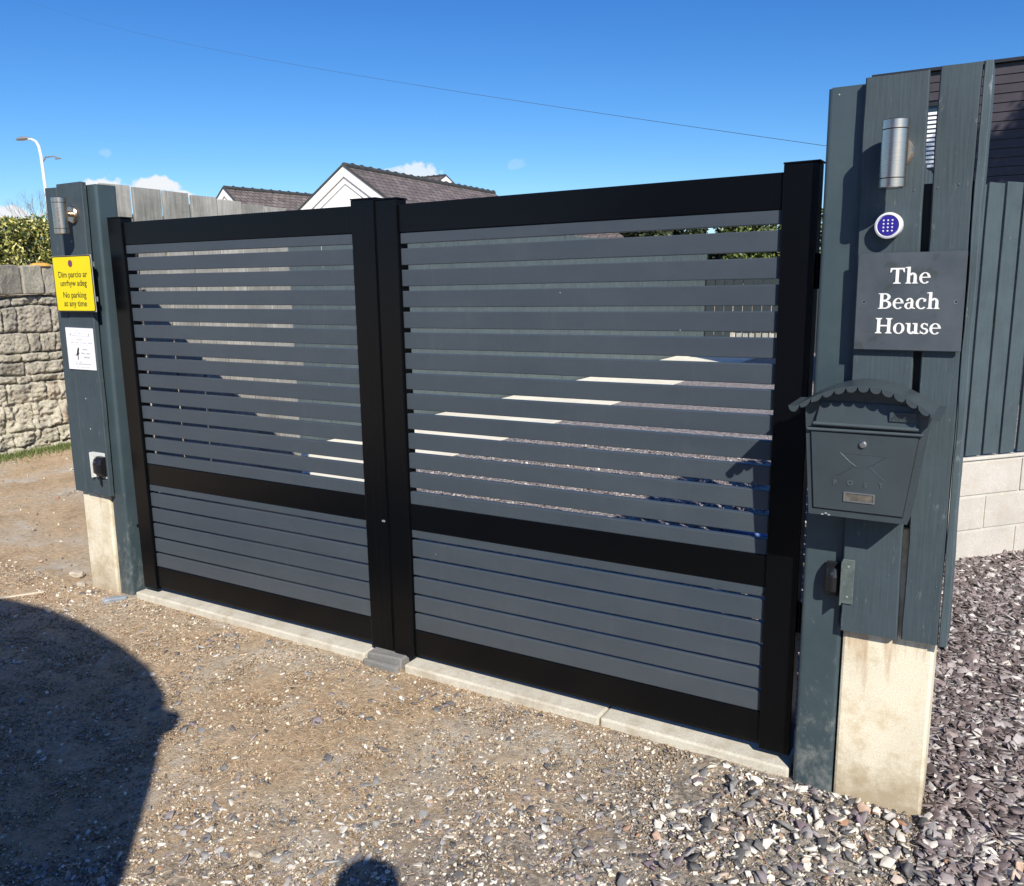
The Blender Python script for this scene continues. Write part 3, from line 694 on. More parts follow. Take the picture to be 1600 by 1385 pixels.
# ------------------------------------------------------------------ serif lettering
def serif_piece(ch):
    P = []
    rect = lambda x0, y0, x1, y1: P.append([(x0, y0), (x1, y0), (x1, y1), (x0, y1)])
    def ring(cx, cy, rx_, ry_, th, tv, a0=0, a1=360, n=36):
        o = [(cx+rx_*math.cos(R(a0+(a1-a0)*k/n)), cy+ry_*math.sin(R(a0+(a1-a0)*k/n))) for k in range(n+1)]
        i = [(cx+(rx_-th)*math.cos(R(a0+(a1-a0)*k/n)), cy+(ry_-tv)*math.sin(R(a0+(a1-a0)*k/n))) for k in range(n+1)]
        for k in range(n): P.append([o[k], o[k+1], i[k+1], i[k]])
    def foot(x0, x1, y, s=1, ext=.10, h=.07):
        P.append([(x0-ext, y), (x1+ext, y), (x1+ext, y+s*h*.5), (x1, y+s*h*1.5), (x0, y+s*h*1.5), (x0-ext, y+s*h*.5)][::s])
    if ch == 'T':
        rect(.33, 0, .52, 1); foot(.33, .52, 0, 1, .13); rect(.02, .90, .83, 1.0)
        P.append([(.0, .72), (.06, .72), (.14, .9), (.02, .98)]); P.append([(.79, .72), (.85, .72), (.83, .98), (.71, .9)]); return P, .87
    if ch == 'H':
        for x in (.12, .72): rect(x, 0, x+.19, 1); foot(x, x+.19, 0); foot(x, x+.19, 1, -1)
        rect(.31, .46, .72, .55); return P, 1.05
    if ch == 'B':
        rect(.12, 0, .31, 1); P.append([(.02, 0), (.31, 0), (.31, .07), (.02, .05)]); P.append([(.02, .95), (.31, .93), (.31, 1), (.02, 1)])
        ring(.40, .76, .33, .24, .18, .07, -90, 90); ring(.42, .27, .38, .27, .19, .075, -90, 90)
        rect(.3, .93, .40, 1); rect(.3, .52, .41, .59); rect(.3, .455, .42, .53); rect(.3, 0, .42, .075); return P, .86
    if ch == 'h':
        rect(.12, 0, .30, 1.06); P.append([(.0, .98), (.12, .98), (.30, 1.06), (.16, 1.06), (.0, 1.03)]); foot(.12, .30, 0, 1, .08, .06)
        ring(.44, .42, .24, .27, .18, .11, 0, 150); rect(.50, 0, .68, .44); foot(.50, .68, 0, 1, .08, .06); return P, .80
    if ch == 'u':
        rect(.12, .22, .30, .68); P.append([(.02, .62), (.30, .62), (.30, .69), (.02, .69)])
        ring(.36, .24, .24, .26, .18, .11, 180, 335); rect(.52, 0, .70, .68); P.append([(.42, .62), (.70, .62), (.70, .69), (.42, .69)]); P.append([(.70, 0), (.80, 0), (.80, .06), (.70, .08)]); return P, .82
    if ch == 'o':
        ring(.35, .34, .33, .36, .17, .06); return P, .71
    if ch == 'c':
        ring(.35, .34, .33, .36, .17, .065, 48, 318); P.append([(.45, .44), (.60, .48), (.60, .64), (.46, .62)]); return P, .63
    if ch == 'e':
        ring(.34, .34, .32, .36, .16, .06, 2, 318); rect(.18, .35, .645, .415); return P, .67
    if ch == 'a':
        rect(.38, .05, .55, .46); ring(.33, .45, .22, .25, .15, .07, 0, 165); ring(.28, .20, .24, .22, .15, .06, 60, 330)
        P.append([(.26, .40), (.40, .36), (.40, .43), (.26, .43)]); P.append([(.38, .05), (.66, .0), (.66, .06), (.55, .10), (.55, .2), (.38, .2)]); return P, .67
    if ch == 's':
        ring(.27, .51, .21, .19, .13, .065, 25, 270); ring(.27, .19, .24, .205, .14, .07, -155, 90)
        P.append([(.12, .30), (.24, .38), (.44, .33), (.34, .25), (.28, .29), (.20, .33)]); P.append([(.41, .50), (.46, .50), (.46, .70), (.42, .64)]); P.append([(.03, 0), (.08, .04), (.10, .2), (.04, .2)]); return P, .54
def serif(bm, text, cx, z, h, yf, wid=None):
    gl_ = [serif_piece(c) for c in text]; W = sum(g[1] for g in gl_)
    k = h if wid is None else wid/W
    x = cx-W*k/2; j = 0
    for P, adv in gl_:
        for q in P:
            j += 1; d = (j % 7)*.00006
            area = sum(q[i][0]*q[(i+1) % len(q)][1]-q[(i+1) % len(q)][0]*q[i][1] for i in range(len(q)))
            if area < 0: q = q[::-1]
            A = [bm.verts.new((x+a*k, yf-.0008-d, z+b_*h)) for a, b_ in q]
            C = [bm.verts.new((x+a*k, yf, z+b_*h)) for a, b_ in q]
            bm.faces.new(A)
            for i in range(len(q)): bm.faces.new((A[i], C[i], C[(i+1) % len(q)], A[(i+1) % len(q)]))
        x += adv*k
t = thing('house_sign', 'square slate house name sign lettered The Beach House', 'sign', (3.424, -.095, 1.29))
bm = B(); vs = [(3.295, 1.291), (3.551, 1.291), (3.549, 1.543), (3.293, 1.543)]
prism(bm, vs, lambda u, v: (u, -.0885, v), lambda u, v: (u, -.0965, v)); bmesh.ops.bevel(bm, geom=bm.edges[:], offset=.002, segments=2, affect='EDGES'); build('plate', bm, M['slate'], t)
for wd_, cx_, cz_, wl_ in (('The', 3.422, 1.4640, .096), ('Beach', 3.423, 1.3995, .148), ('House', 3.424, 1.3355, .157)):
    bm = B(); serif(bm, wd_, cx_, cz_, .040, -.0966, wl_); build('lettering', bm, M['lettering'], t)
for x in (3.314, 3.531):
    bm = B(); lathe(bm, (x, -.0964, 1.417), (0, -1, 0), [(0, .0048), (.0006, .0046)], 14); q = build('screw', bm, M['chrome'], t)
    bm = B(); lathe(bm, (x+.0008, -.0971, 1.4176), (0, -1, 0), [(0, .0034), (.0003, .0032)], 12); build('screw_recess', bm, M['ink'], q)
bm = B()
for x in (3.314, 3.531): cyl(bm, (x, -.0885, 1.417), (x, -.078, 1.417), .004, 8)
build_each('spacer', bm, M['black'], t)

# ------------------------------------------------------------------ letterbox
t = thing('letterbox', 'green grey metal letterbox with scalloped arched canopy and envelope emblem', 'letterbox', (3.34, -.078, .85))
FB, BK = -.190, -.080
lo, hi = .848, 1.185
def lbx(z, s):      # tapering sides
    k = (z-.848)/(1.142-.848)
    return (3.2195+(3.196-3.2195)*k) if s < 0 else (3.466+(3.500-3.466)*k)
arc = []
for k in range(25):
    u = k/24; x = 3.196+(3.500-3.196)*u; arc.append((x, 1.142+.052*math.sin(PI*u)**.8))
pts = [(lbx(lo, -1), lo), (lbx(lo, 1), lo)]+arc[::-1]
bm = B(); prism(bm, pts, lambda u, v: (u, BK, v), lambda u, v: (u, FB+.006, v)); build('body', bm, M['mailbox'], t)
# door with rim line
def trap(z0, z1, ins): return [(lbx(z0, -1)+ins, z0), (lbx(z0, 1)-ins, z0), (lbx(z1, 1)-ins, z1), (lbx(z1, -1)+ins, z1)]
bm = B(); prism(bm, trap(.8485, 1.082, .0005), lambda u, v: (u, FB+.0058, v), lambda u, v: (u, FB+.002, v)); build('rim', bm, M['mailbox'], t)
bm = B(); prism(bm, trap(.866, 1.078, .0125), lambda u, v: (u, FB+.0019, v), lambda u, v: (u, FB-.0003, v), 0); q = build('door_gap', bm, M['ink'], t)
dk_ = B(); prism(dk_, trap(.8685, 1.0785, .0145), lambda u, v: (u, FB+.0018, v), lambda u, v: (u, FB-.004, v)); bmesh.ops.bevel(dk_, geom=dk_.edges[:], offset=.0012, segments=2, affect='EDGES')
door = build('door', dk_, M['mailbox'], t)
DF = FB-.004
bm = B(); cyl(bm, (3.207, FB-.006, 1.0845), (3.488, FB-.006, 1.0875), .0042, 10); build('hinge_bar', bm, M['mailbox_edge'], t)
# flap over the slot
bm = B(); prism(bm, [(3.226, 1.100), (3.474, 1.100), (3.474, 1.160), (3.236, 1.160)], lambda u, v: (u, FB+.0058, v), lambda u, v: (u, FB-.012+.012*(v-1.1)/.06, v))
bmesh.ops.bevel(bm, geom=bm.edges[:], offset=.0015, segments=2, affect='EDGES'); flap = build('flap', bm, M['mailbox'], t)
bm = B(); cyl(bm, (3.222, FB-.012, 1.1015), (3.478, FB-.012, 1.1015), .0045, 10); build('flap_lip', bm, M['mailbox_edge'], flap)
bm = B(); box(bm, 3.408, 3.468, -.2035, -.1985, 1.119, 1.143, .0008)
for k in range(16):
    x = 3.414+.0033*k; z = 1.124+.004*(k*7 % 5)/2; box(bm, x, x+.002, -.2055, -.203, z, z+.004+.003*((k*3) % 3))
build('maker_plate', bm, M['mailbox'], flap)
bm = B(); lathe(bm, (3.3485, DF, 1.052), (0, -1, 0), [(0, .0095), (.004, .0095), (.0065, .0075), (.007, .006)], 20); q = build('lock', bm, M['chrome'], door)
# embossed envelope lines and POST
def ridge(bm, a, b_, wd, yf=None):
    yf = DF if yf is None else yf
    ax, az = a; bx, bz = b_; dx, dz = bx-ax, bz-az; l = math.hypot(dx, dz); nx_, nz_ = -dz/l*wd/2, dx/l*wd/2
    P0 = [bm.verts.new(p) for p in ((ax+nx_, yf+.0002, az+nz_), (ax-nx_, yf+.0002, az-nz_), (bx-nx_, yf+.0002, bz-nz_), (bx+nx_, yf+.0002, bz+nz_))]
    m0, m1 = bm.verts.new((ax, yf-.0011, az)), bm.verts.new((bx, yf-.0011, bz))
    bm.faces.new((P0[0], P0[3], m1, m0)); bm.faces.new((P0[1], m0, m1, P0[2])); bm.faces.new((P0[0], m0, P0[1])); bm.faces.new((P0[3], P0[2], m1))
bm = B()
fl = [(3.293, 1.026), (3.318, 1.003), (3.334, .992), (3.348, .989), (3.362, .992), (3.378, 1.001), (3.406, 1.022)]
for p, q in zip(fl, fl[1:]): ridge(bm, p, q, .0028)
for p, q in (((3.331, .992), (3.288, .962)), ((3.367, .992), (3.406, .958)), ((3.293, 1.0265), (3.406, 1.0235))): ridge(bm, p, q, .0022)
build('envelope_emblem', bm, M['mailbox'], door)
def text_mesh(body, size, ext=.0006, bold=0.0):
    c = bpy.data.curves.new('txt', 'FONT'); c.body = body; c.size = size; c.extrude = ext; c.offset = bold; c.align_x = 'CENTER'; c.align_y = 'BOTTOM_BASELINE'; c.resolution_u = 3
    o = bpy.data.objects.new('txt', c); COL.objects.link(o)
    dg = bpy.context.evaluated_depsgraph_get(); dg.update(); me = bpy.data.meshes.new_from_object(o.evaluated_get(dg)); bpy.data.objects.remove(o)
    bm = B(); bm.from_mesh(me); bpy.data.meshes.remove(me); return bm
def text_on(bm_dst, body, cx, z, size, yf, bold=0.0, sx=1.0, ext=.0006):
    src = text_mesh(body, size, ext, bold); mp = {}
    for v in src.verts: mp[v] = bm_dst.verts.new((cx+v.co.x*sx, yf-v.co.z-ext, z+v.co.y))
    for f in src.faces:
        try: bm_dst.faces.new([mp[v] for v in f.verts])
        except ValueError: pass
    src.free()
for k, ch in enumerate('POST'):
    bm = B(); text_on(bm, ch, 3.284+.038*k, .938+.002*(k % 2), .018, DF+.0002, .0008, 1.0, .0009); build('embossed_letter', bm, M['mailbox_edge'], door)
bm = B()
for a in ((3.308, 3.385, .9175, .921), (3.308, 3.385, .8945, .898), (3.308, 3.3115, .8982, .9173), (3.3815, 3.385, .8982, .9173)): box(bm, a[0], a[1], DF-.003, DF+.0003, a[2], a[3], .0006)
q = build('name_frame', bm, M['chrome'], door)
bm = B(); box(bm, 3.3117, 3.3813, DF-.0012, DF+.0002, .8983, .9172); build('name_card', bm, simple('faded_card', (.11, .10, .08), .5, var=.5, scale=60), q)
# canopy
prof = []
for k in range(41):
    u = k/40; x = 3.163+(3.530-3.163)*u
    base = 1.150-.004*u; a = max(0, min(1, (u-.06)/.88))
    z = base+.062*math.sin(PI*a)**.85*1.0
    prof.append((x, z))
bm = B(); yf_, yb_ = -.236, -.081; th = .0018
rows = []
for yy, dz in ((yf_, 0), (yb_, .003)):
    rows.append([bm.verts.new((x, yy, z+dz)) for x, z in prof]); rows.append([bm.verts.new((x, yy, z+dz-th)) for x, z in prof])
F0, F0b, K0, K0b = rows
for i in range(40):
    bm.faces.new((F0[i], F0[i+1], K0[i+1], K0[i])); bm.faces.new((F0b[i+1], F0b[i], K0b[i], K0b[i+1]))
    bm.faces.new((K0[i], K0[i+1], K0b[i+1], K0b[i]))
bm.faces.new((F0[0], K0[0], K0b[0], F0b[0])); bm.faces.new((F0[40], F0b[40], K0b[40], K0[40]))
can = build('canopy', bm, M['mailbox'], t)
bm = B(); nsc = 13; per = 10
def pz(x):
    u = (x-3.163)/(3.530-3.163)*40; i = max(0, min(39, int(u))); f_ = u-i; return prof[i][1]*(1-f_)+prof[i+1][1]*f_
prev = None
for s in range(nsc*per+1):
    x = 3.163+(3.530-3.163)*s/(nsc*per); ph = (s % per)/per; d = .0145*math.sqrt(max(0, 1-(2*ph-1)**2))+.0015
    if s in (0, nsc*per): d = .0015
    z = pz(x); cur = [bm.verts.new(p) for p in ((x, yf_, z), (x, yf_, z-d), (x, yf_+.0016, z-d), (x, yf_+.0016, z-th))]
    if prev:
        for i in range(4): bm.faces.new((prev[i], prev[(i+1) % 4], cur[(i+1) % 4], cur[i]))
    prev = cur
build('scalloped_edge', bm, M['mailbox'], can)
bm = B()
for x, z in ((3.253, .8495), (3.27, .8495), (3.262, .853)): box(bm, x, x+.006, FB-.0008, FB+.003, z, z+.003)
build_each('paint_chip', bm, M['chip'], t)

# ------------------------------------------------------------------ photocells
def photocell(cx, z, yw, label, side):
    t = thing('gate_sensor', label, 'gate sensor', (cx, yw, z), 'gate safety beam sensors')
    bx = cx
    bm = B(); s = 1 if side > 0 else -1
    if side < 0:    # left pillar: white plate with the black sensor in front of its right half
        box(bm, cx-.068, cx+.028, yw-.004, yw-.0005, z-.064, z+.064, .001); box(bm, cx-.068, cx-.064, yw-.022, yw-.004, z-.064, z+.064, .001)
        build('bracket', bm, simple('white_bracket', (.62, .62, .60), .5, var=.2, scale=30), t)
        bx = cx+.0; x0, x1 = bx-.028, bx+.032
    else:           # right pillar: plate on the boards, sensor hanging over the steel post edge
        box(bm, cx-.0, cx+.032, yw-.005, yw-.0005, z-.066, z+.066, .0015); box(bm, cx-.0, cx+.004, yw-.03, yw-.005, z-.064, z+.064, .001)
        build('bracket', bm, simple('mossy_galvanised', (.12, .15, .145), .55, .3, .3, 50), t); x0, x1 = cx-.046, cx-.003
    out = [(-.050, 0), (-.052, .4), (-.030, 1), (.012, 1), (.036, .8), (.046, .35), (.048, 0)]
    bm = B(); n = 10; rings = []
    y0 = yw-.004 if side < 0 else yw+.020
    dep = .042
    for kx in range(n+1):
        u = kx/n; x = x0+(x1-x0)*u; rr_ = math.sin(PI*(.12+.76*u))**.35
        rings.append([bm.verts.new((x, y0-dep*max(0, dd)*rr_, z+zz*(.9+.1*rr_))) for zz, dd in out])
    for A, C in zip(rings, rings[1:]):
        for i in range(len(out)): bm.faces.new((A[i], A[(i+1) % len(out)], C[(i+1) % len(out)], C[i]))
    bm.faces.new(rings[0][::-1]); bm.faces.new(rings[-1]); bmesh.ops.recalc_face_normals(bm, faces=bm.faces[:])
    build('housing', bm, M['black'], t, False)
    bm = B(); lathe(bm, ((x0+x1)/2, y0-dep*.9, z+.022), (0, -1, 0), [(0, .007), (.004, .006), (.006, .003)], 12); build('lens', bm, M['glass'], t)
    bm = B(); px_ = cx+.016 if side > 0 else cx-.055
    for zz in (z+.045, z-.045): lathe(bm, (px_, yw-.005, zz), (0, -1, 0), [(0, .004), (.002, .003)], 8)
    build_each('screw', bm, M['galv'], t)
    if side < 0:
        bm = B(); cyl(bm, (cx-.012, yw-.013, z-.052), (cx-.012, yw-.010, z-.098), .007, 10, .005); build('cable_gland', bm, M['black'], t)
    return t
photocell(3.300, .632, -.078, 'black gate sensor on a mossy bracket below the letterbox', 1)
photocell(-.150, .622, -.056, 'black gate sensor on a white bracket low on the left pillar', -1)

# ------------------------------------------------------------------ yellow parking sign
t = thing('parking_sign', 'yellow bilingual no parking sign on the left pillar', 'sign', (-.185, -.085, 1.37))
def shear(v): # follows the slight rotation of the plate
    return Vector((v.x+.035*(v.z-1.37)*-1.0, v.y, v.z+.028*(v.x+.33)*0))
SX0, SX1, SZ0, SZ1 = -.333, -.028, 1.372, 1.634
bm = B(); box(bm, SX0, SX1, -.083, -.079, SZ0, SZ1, .0015); build('plate', bm, M['signback'], t)
bm = B()
def rrect(x0, x1, z0, z1, r, n=5):
    P = []
    for cx, cz, a0 in ((x1-r, z1-r, 0), (x0+r, z1-r, 90), (x0+r, z0+r, 180), (x1-r, z0+r, 270)):
        for k in range(n+1): P.append((cx+r*math.cos(R(a0+90*k/n)), cz+r*math.sin(R(a0+90*k/n))))
    return P
prism(bm, rrect(SX0+.001, SX1-.001, SZ0+.001, SZ1-.001, .012), lambda u, v: (u, -.0828, v), lambda u, v: (u, -.0836, v)); build('border', bm, M['ink'], t)
bm = B(); prism(bm, rrect(SX0+.007, SX1-.007, SZ0+.006, SZ1-.006, .008), lambda u, v: (u, -.0834, v), lambda u, v: (u, -.0842, v)); build('yellow_face', bm, M['yellow'], t)
cx = (SX0+SX1)/2
for tx, z, sz, wx in (('Dim parcio ar', 1.5335, .0400, 1.0), ('unrhyw adeg', 1.4935, .0400, 1.0), ('No parking', 1.4385, .0400, 1.0), ('at any time', 1.3985, .0400, 1.0)):
    bm = B(); text_on(bm, tx, cx, z, sz, -.0841, .0003, wx, .0003); build('lettering', bm, M['ink'], t)
bm = B(); lathe(bm, (cx-.008, -.0841, 1.597), (0, -1, 0), [(0, .0165), (.0006, .0165)], 26); q = build('roundel', bm, M['red'], t)
bm = B(); lathe(bm, (cx-.008, -.0848, 1.597), (0, -1, 0), [(0, .0105), (.0004, .0105)], 20); build('roundel_centre', bm, M['purple'], q)
bm = B()
for z in (1.42, 1.58): box(bm, SX0+.03, SX1-.01, -.0788, -.060, z, z+.022, .001)
build_each('rail', bm, M['galv'], t)
# ------------------------------------------------------------------ paper notice
t = thing('notice', 'small white printed notice with a black figure on the left pillar', 'notice', (-.217, -.062, 1.094))
nf = lambda u, v: None
bm = B(); prism(bm, [(-.327, 1.0935), (-.112, 1.0935), (-.1085, 1.293), (-.324, 1.296)], lambda u, v: (u, -.0575, v), lambda u, v: (u, -.0605, v)); build('sheet', bm, M['paper'], t)
bm = B(); rr_ = random.Random(3)
def textline(z, x0, x1, h, prob=.8):
    x = x0
    while x < x1:
        w_ = rr_.uniform(.003, .009)
        if rr_.random() < prob: box(bm, x, min(x+w_, x1), -.0609, -.0604, z, z+h*rr_.uniform(.7, 1))
        x += w_+.0025
for z, x0, x1, h in ((1.282, -.30, -.13, .0016), (1.268, -.245, -.195, .005), (1.255, -.295, -.135, .003), (1.236, -.24, -.195, .005), (1.221, -.29, -.12, .0045), (1.212, -.28, -.15, .0015),
                     (1.118, -.27, -.14, .0055), (1.128, -.27, -.215, .004), (1.104, -.27, -.16, .0022)): textline(z, x0, x1, h)
for z, x0, x1 in ((1.188, -.20, -.165), (1.169, -.215, -.145), (1.150, -.20, -.15)): textline(z, x0, x1, .008, .95)
build('print', bm, M['greyink'], t)
bm = B(); prism(bm, [(-.262, 1.158), (-.252, 1.164), (-.246, 1.158), (-.248, 1.140), (-.243, 1.140), (-.240, 1.160), (-.236, 1.170), (-.230, 1.172), (-.237, 1.176), (-.234, 1.192), (-.229, 1.200), (-.238, 1.199), (-.246, 1.188), (-.250, 1.174), (-.256, 1.165), (-.264, 1.162)], lambda u, v: (u, -.0604, v), lambda u, v: (u, -.0611, v))
bmesh.ops.triangulate(bm, faces=bm.faces[:]); build('figure_mark', bm, M['ink'], t)
bm = B()
for x in (-.287, -.142): lathe(bm, (x, -.0604, 1.264), (0, -1, 0), [(0, .005), (.0006, .005)], 10)
build_each('corner_mark', bm, M['greyink'], t)

# ------------------------------------------------------------------ fences
def fence(name, label, a, b_, pitch, gap, z0, ztop, mat, thick=.018, part='picket', seed=1, cat='fence', stair=0, rails=True, tops=None):
    a, b_ = Vector((*a, 0)), Vector((*b_, 0)); d = b_-a; n = max(1, int(d.length/pitch)); u = d.normalized(); nrm = Vector((-u.y, u.x, 0)); rr = random.Random(seed)
    t = thing(name, label, cat, (a.x, a.y, z0))
    for k in range(n):
        wv = pitch-gap+rr.uniform(-.006, .006); top = ztop+rr.uniform(-.008, .008)
        if tops: top = tops[k % len(tops)]
        bm = B(); plank(bm, 0, wv, 0, thick, z0, top, seed*100+k, .0015, .002, 6, .003)
        base = a+u*(k*pitch)
        for v in bm.verts: v.co = base+u*v.co.x+nrm*v.co.y+Vector((0, 0, v.co.z))
        bmesh.ops.recalc_face_normals(bm, faces=bm.faces[:])
        build(part, bm, mat, t)
    if rails:
        for z in (z0+.25, (z0+ztop)/2, ztop-.2):
            bm = B(); box(bm, 0, d.length, 0, .045, z, z+.07, .003)
            for v in bm.verts: v.co = a+u*v.co.x+nrm*(v.co.y+thick+.0005)+Vector((0, 0, v.co.z))
            bmesh.ops.recalc_face_normals(bm, faces=bm.faces[:])
            build('rail', bm, mat, t)
    return t
fence('picket_fence', 'weathered grey upright board fence behind the left gate leaf', (-.30, .19), (-.30, 1.53), .181, .013, -.08, 1.985, M['picket'], seed=4,
      tops=[1.992, 1.988, 1.985, 1.975, 1.965, 1.955, 1.95])
fence('garden_fence', 'long dark green board fence along the far side of the pale path', (-2.12, 2.2), (-2.12, 15.56), .252, .012, -.05, 2.13, M['fence_green'], part='board', seed=9)
fence('back_fence', 'board fence coloured dark for shade across the far end of the driveway', (-2.08, 15.4), (4.5, 15.4), .2, .012, -.05, 1.86, M['fence_dark'], part='board', seed=12)
fence('driveway_fence', 'dark board fence running back behind the right pillar', (3.30, .15), (3.30, 2.20), .15, .03, .02, 1.92, M['fence_side'], part='board', seed=14)
sf = fence('side_fence', 'dark green grey upright board fence on a blockwork wall at right edge', (3.262, 2.213), (5.27, 4.44), .118, .020, .535, 1.93, M['fence_side'], part='board', seed=15)
# blockwork dwarf wall below the side fence
t = thing('block_wall', 'low pale blockwork wall below the fence at the right edge', 'wall', (3.31, 2.17, -.05))
u = Vector((.669, .743, 0)).normalized(); nrm = Vector((-u.y, u.x, 0)); a0 = Vector((3.232, 2.18, 0))
bm = B(); box(bm, 0, 3.0, .008, .10, -.3, .505)
for v in bm.verts: v.co = a0+u*v.co.x+nrm*v.co.y+Vector((0, 0, v.co.z))
build('mortar', bm, M['mortar'], t)
bm = B(); rr = random.Random(5)
for row in range(3):
    z = -.075+row*.1935; off = (.22 if row % 2 else 0)-.1
    for k in range(8):
        x0_ = max(0, off+k*.45); x1_ = min(3, off+k*.45+.438)
        if x1_-x0_ < .05: continue
        box(bm, x0_, x1_, rr.uniform(-.001, .003), .009, z, z+.1825, .004)
for v in bm.verts: v.co = a0+u*v.co.x+nrm*v.co.y+Vector((0, 0, v.co.z))
build('blocks', bm, M['blockwork'], t)
bm = B(); box(bm, 0, 3.0, -.006, .105, .506, .524, .004)
for v in bm.verts: v.co = a0+u*v.co.x+nrm*v.co.y+Vector((0, 0, v.co.z))
build('coping', bm, M['mortar'], t)

# ------------------------------------------------------------------ stone wall at left
def stone_mat(name, cols):
    m, t, b = newmat(name)
    g = t.nodes.new('ShaderNodeNewGeometry'); c = ramp(t, g.outputs['Random Per Island'], cols).outputs[0]
    n = noise_node(t, 9, 9, .75); f = noise_node(t, 60, 8, .75)
    c = mix(t, ramp(t, n.outputs[0], [(.5, (0, 0, 0)), (.66, (.75, .75, .75))]).outputs[0], c, (.42, .40, .32))
    c = mix(t, 1.0, c, ramp(t, f.outputs[0], [(.3, (.5, .5, .5)), (.7, (1.5, 1.5, 1.4))]).outputs[0], 'MULTIPLY')
    t.links.new(c, b.inputs['Base Color']); b.inputs['Roughness'].default_value = .92
    bump(t, b, f.outputs[0], .8, .015); return m
M['rubble'] = stone_mat('rubble_stone', [(0, (.20, .19, .17)), (.4, (.30, .28, .24)), (.7, (.40, .37, .31)), (1, (.46, .43, .35))])
M['harl'] = stone_mat('rough_render', [(0, (.30, .28, .22)), (1, (.36, .33, .26))])
M['brick'] = simple('red_brick', (.28, .12, .08), .9, var=.3, scale=20, bmp=.5)
t = thing('stone_wall', 'old grey rubble stone wall with big coping stones at left edge', 'wall', (-4.4, 2.3, -.05))
WX = -4.40
def rubble_face():
    rr = random.Random(11); z = -.2; courses = []
    while z < 1.44:
        h = rr.choice((.08, .12, .16, .20, .24)); st = []; y = -2.2
        while y < 8.2: L_ = rr.uniform(.10, .40); st.append((y, y+L_, rr.random(), rr.uniform(-1, 1), rr.uniform(-1, 1), rr.uniform(.2, 1))); y += L_
        courses.append((z, z+h, st)); z += h
    ny, nz_ = 760, 165; V = []; F = []; C = []
    import bisect
    zs_ = [c[0] for c in courses]; ys_ = [[q[0] for q in c[2]] for c in courses]
    for j in range(nz_+1):
        for i in range(ny+1):
            y = -2+i*9.5/ny; z = -.16+j*1.585/nz_
            n1 = noise.noise((y*3.2, z*3.2, 0)); n2 = noise.noise((y*11, z*11, 5)); n3 = noise.noise((y*38, z*38, 7))
            zz = z+.03*n1+.010*n2+.004*n3; yy = y+.03*noise.noise((y*3, z*3, 9))+.012*noise.noise((y*12, z*12, 4))+.004*n3
            ci = max(0, bisect.bisect_right(zs_, zz)-1); c = courses[ci]; si = max(0, bisect.bisect_right(ys_[ci], yy)-1); q = c[2][si]
            e = min(zz-c[0], c[1]-zz, yy-q[0], q[1]-yy); low = max(0, min(1, (.95-z)/.5))
            m_ = max(0, min(1, (e-.003-.004*low)/.009)); m_ = m_*m_*(3-2*m_)*(1-.6*low*max(0, min(1, .6+1.6*noise.noise((y*4, z*4, 31)))))
            up_ = .030*q[5]*(1-.35*low)+q[3]*.05*(yy-(q[0]+q[1])/2)+q[4]*.07*(zz-(c[0]+c[1])/2)
            d = -.03+m_*(.034+up_)+.020*n2+.014*n3+.008*noise.noise((y*70, z*70, 3))+low*(.02+.03*noise.noise((y*6, z*6, 40))-.02*abs(noise.noise((y*17, z*17, 41)))*2)
            V.append((WX+d, y, z)); mo = 1-m_; mo = min(1, mo*.55+max(0, low*.75+.9*noise.noise((y*5, z*6, 22))))
            C.append((q[2], mo, 1.0 if (ci, si) == BR else 0.0))
    return V, F, C, ny, nz_
BR = (-1, -1)
V, F, C, ny, nz_ = rubble_face()
F = [(j*(ny+1)+i, j*(ny+1)+i+1, (j+1)*(ny+1)+i+1, (j+1)*(ny+1)+i) for j in range(nz_) for i in range(ny)]
def rubble_mat():
    m, t, b = newmat('rubble_face')
    at = t.nodes.new('ShaderNodeAttribute'); at.attribute_name = 'stone'; sp = t.nodes.new('ShaderNodeSeparateColor'); t.links.new(at.outputs['Color'], sp.inputs[0])
    c = ramp(t, sp.outputs[0], [(0, (.25, .235, .205)), (.3, (.38, .35, .30)), (.55, (.50, .46, .38)), (.75, (.30, .285, .255)), (.9, (.44, .41, .35)), (.97, (.30, .14, .10)), (1, (.30, .14, .10))]).outputs[0]
    n = noise_node(t, 7, 9, .75); f = noise_node(t, 60, 8, .78)
    c = mix(t, ramp(t, n.outputs[0], [(.48, (0, 0, 0)), (.66, (.8, .8, .8))]).outputs[0], c, (.56, .52, .41))
    c = mix(t, sp.outputs[1], c, (.60, .56, .46))
    c = mix(t, 1.0, c, ramp(t, f.outputs[0], [(.3, (.45, .44, .42)), (.7, (1.45, 1.45, 1.4))]).outputs[0], 'MULTIPLY')
    t.links.new(c, b.inputs['Base Color']); b.inputs['Roughness'].default_value = .95
    bump(t, b, f.outputs[0], .9, .02); return m
o = raw('rubble_face', V, F, rubble_mat(), t, True)
ca_ = o.data.color_attributes.new('stone', 'FLOAT_COLOR', 'POINT'); ca_.data.foreach_set('color', np.array([(a, b_, c_, 1) for a, b_, c_ in C], dtype=np.float32).ravel())
bm = B(); box(bm, WX-.45, WX-.04, -2, 7.5, -.2, 1.42); build('core', bm, M['harl'], t)
bm = B(); rr = random.Random(21); y = -2.0; k = 0
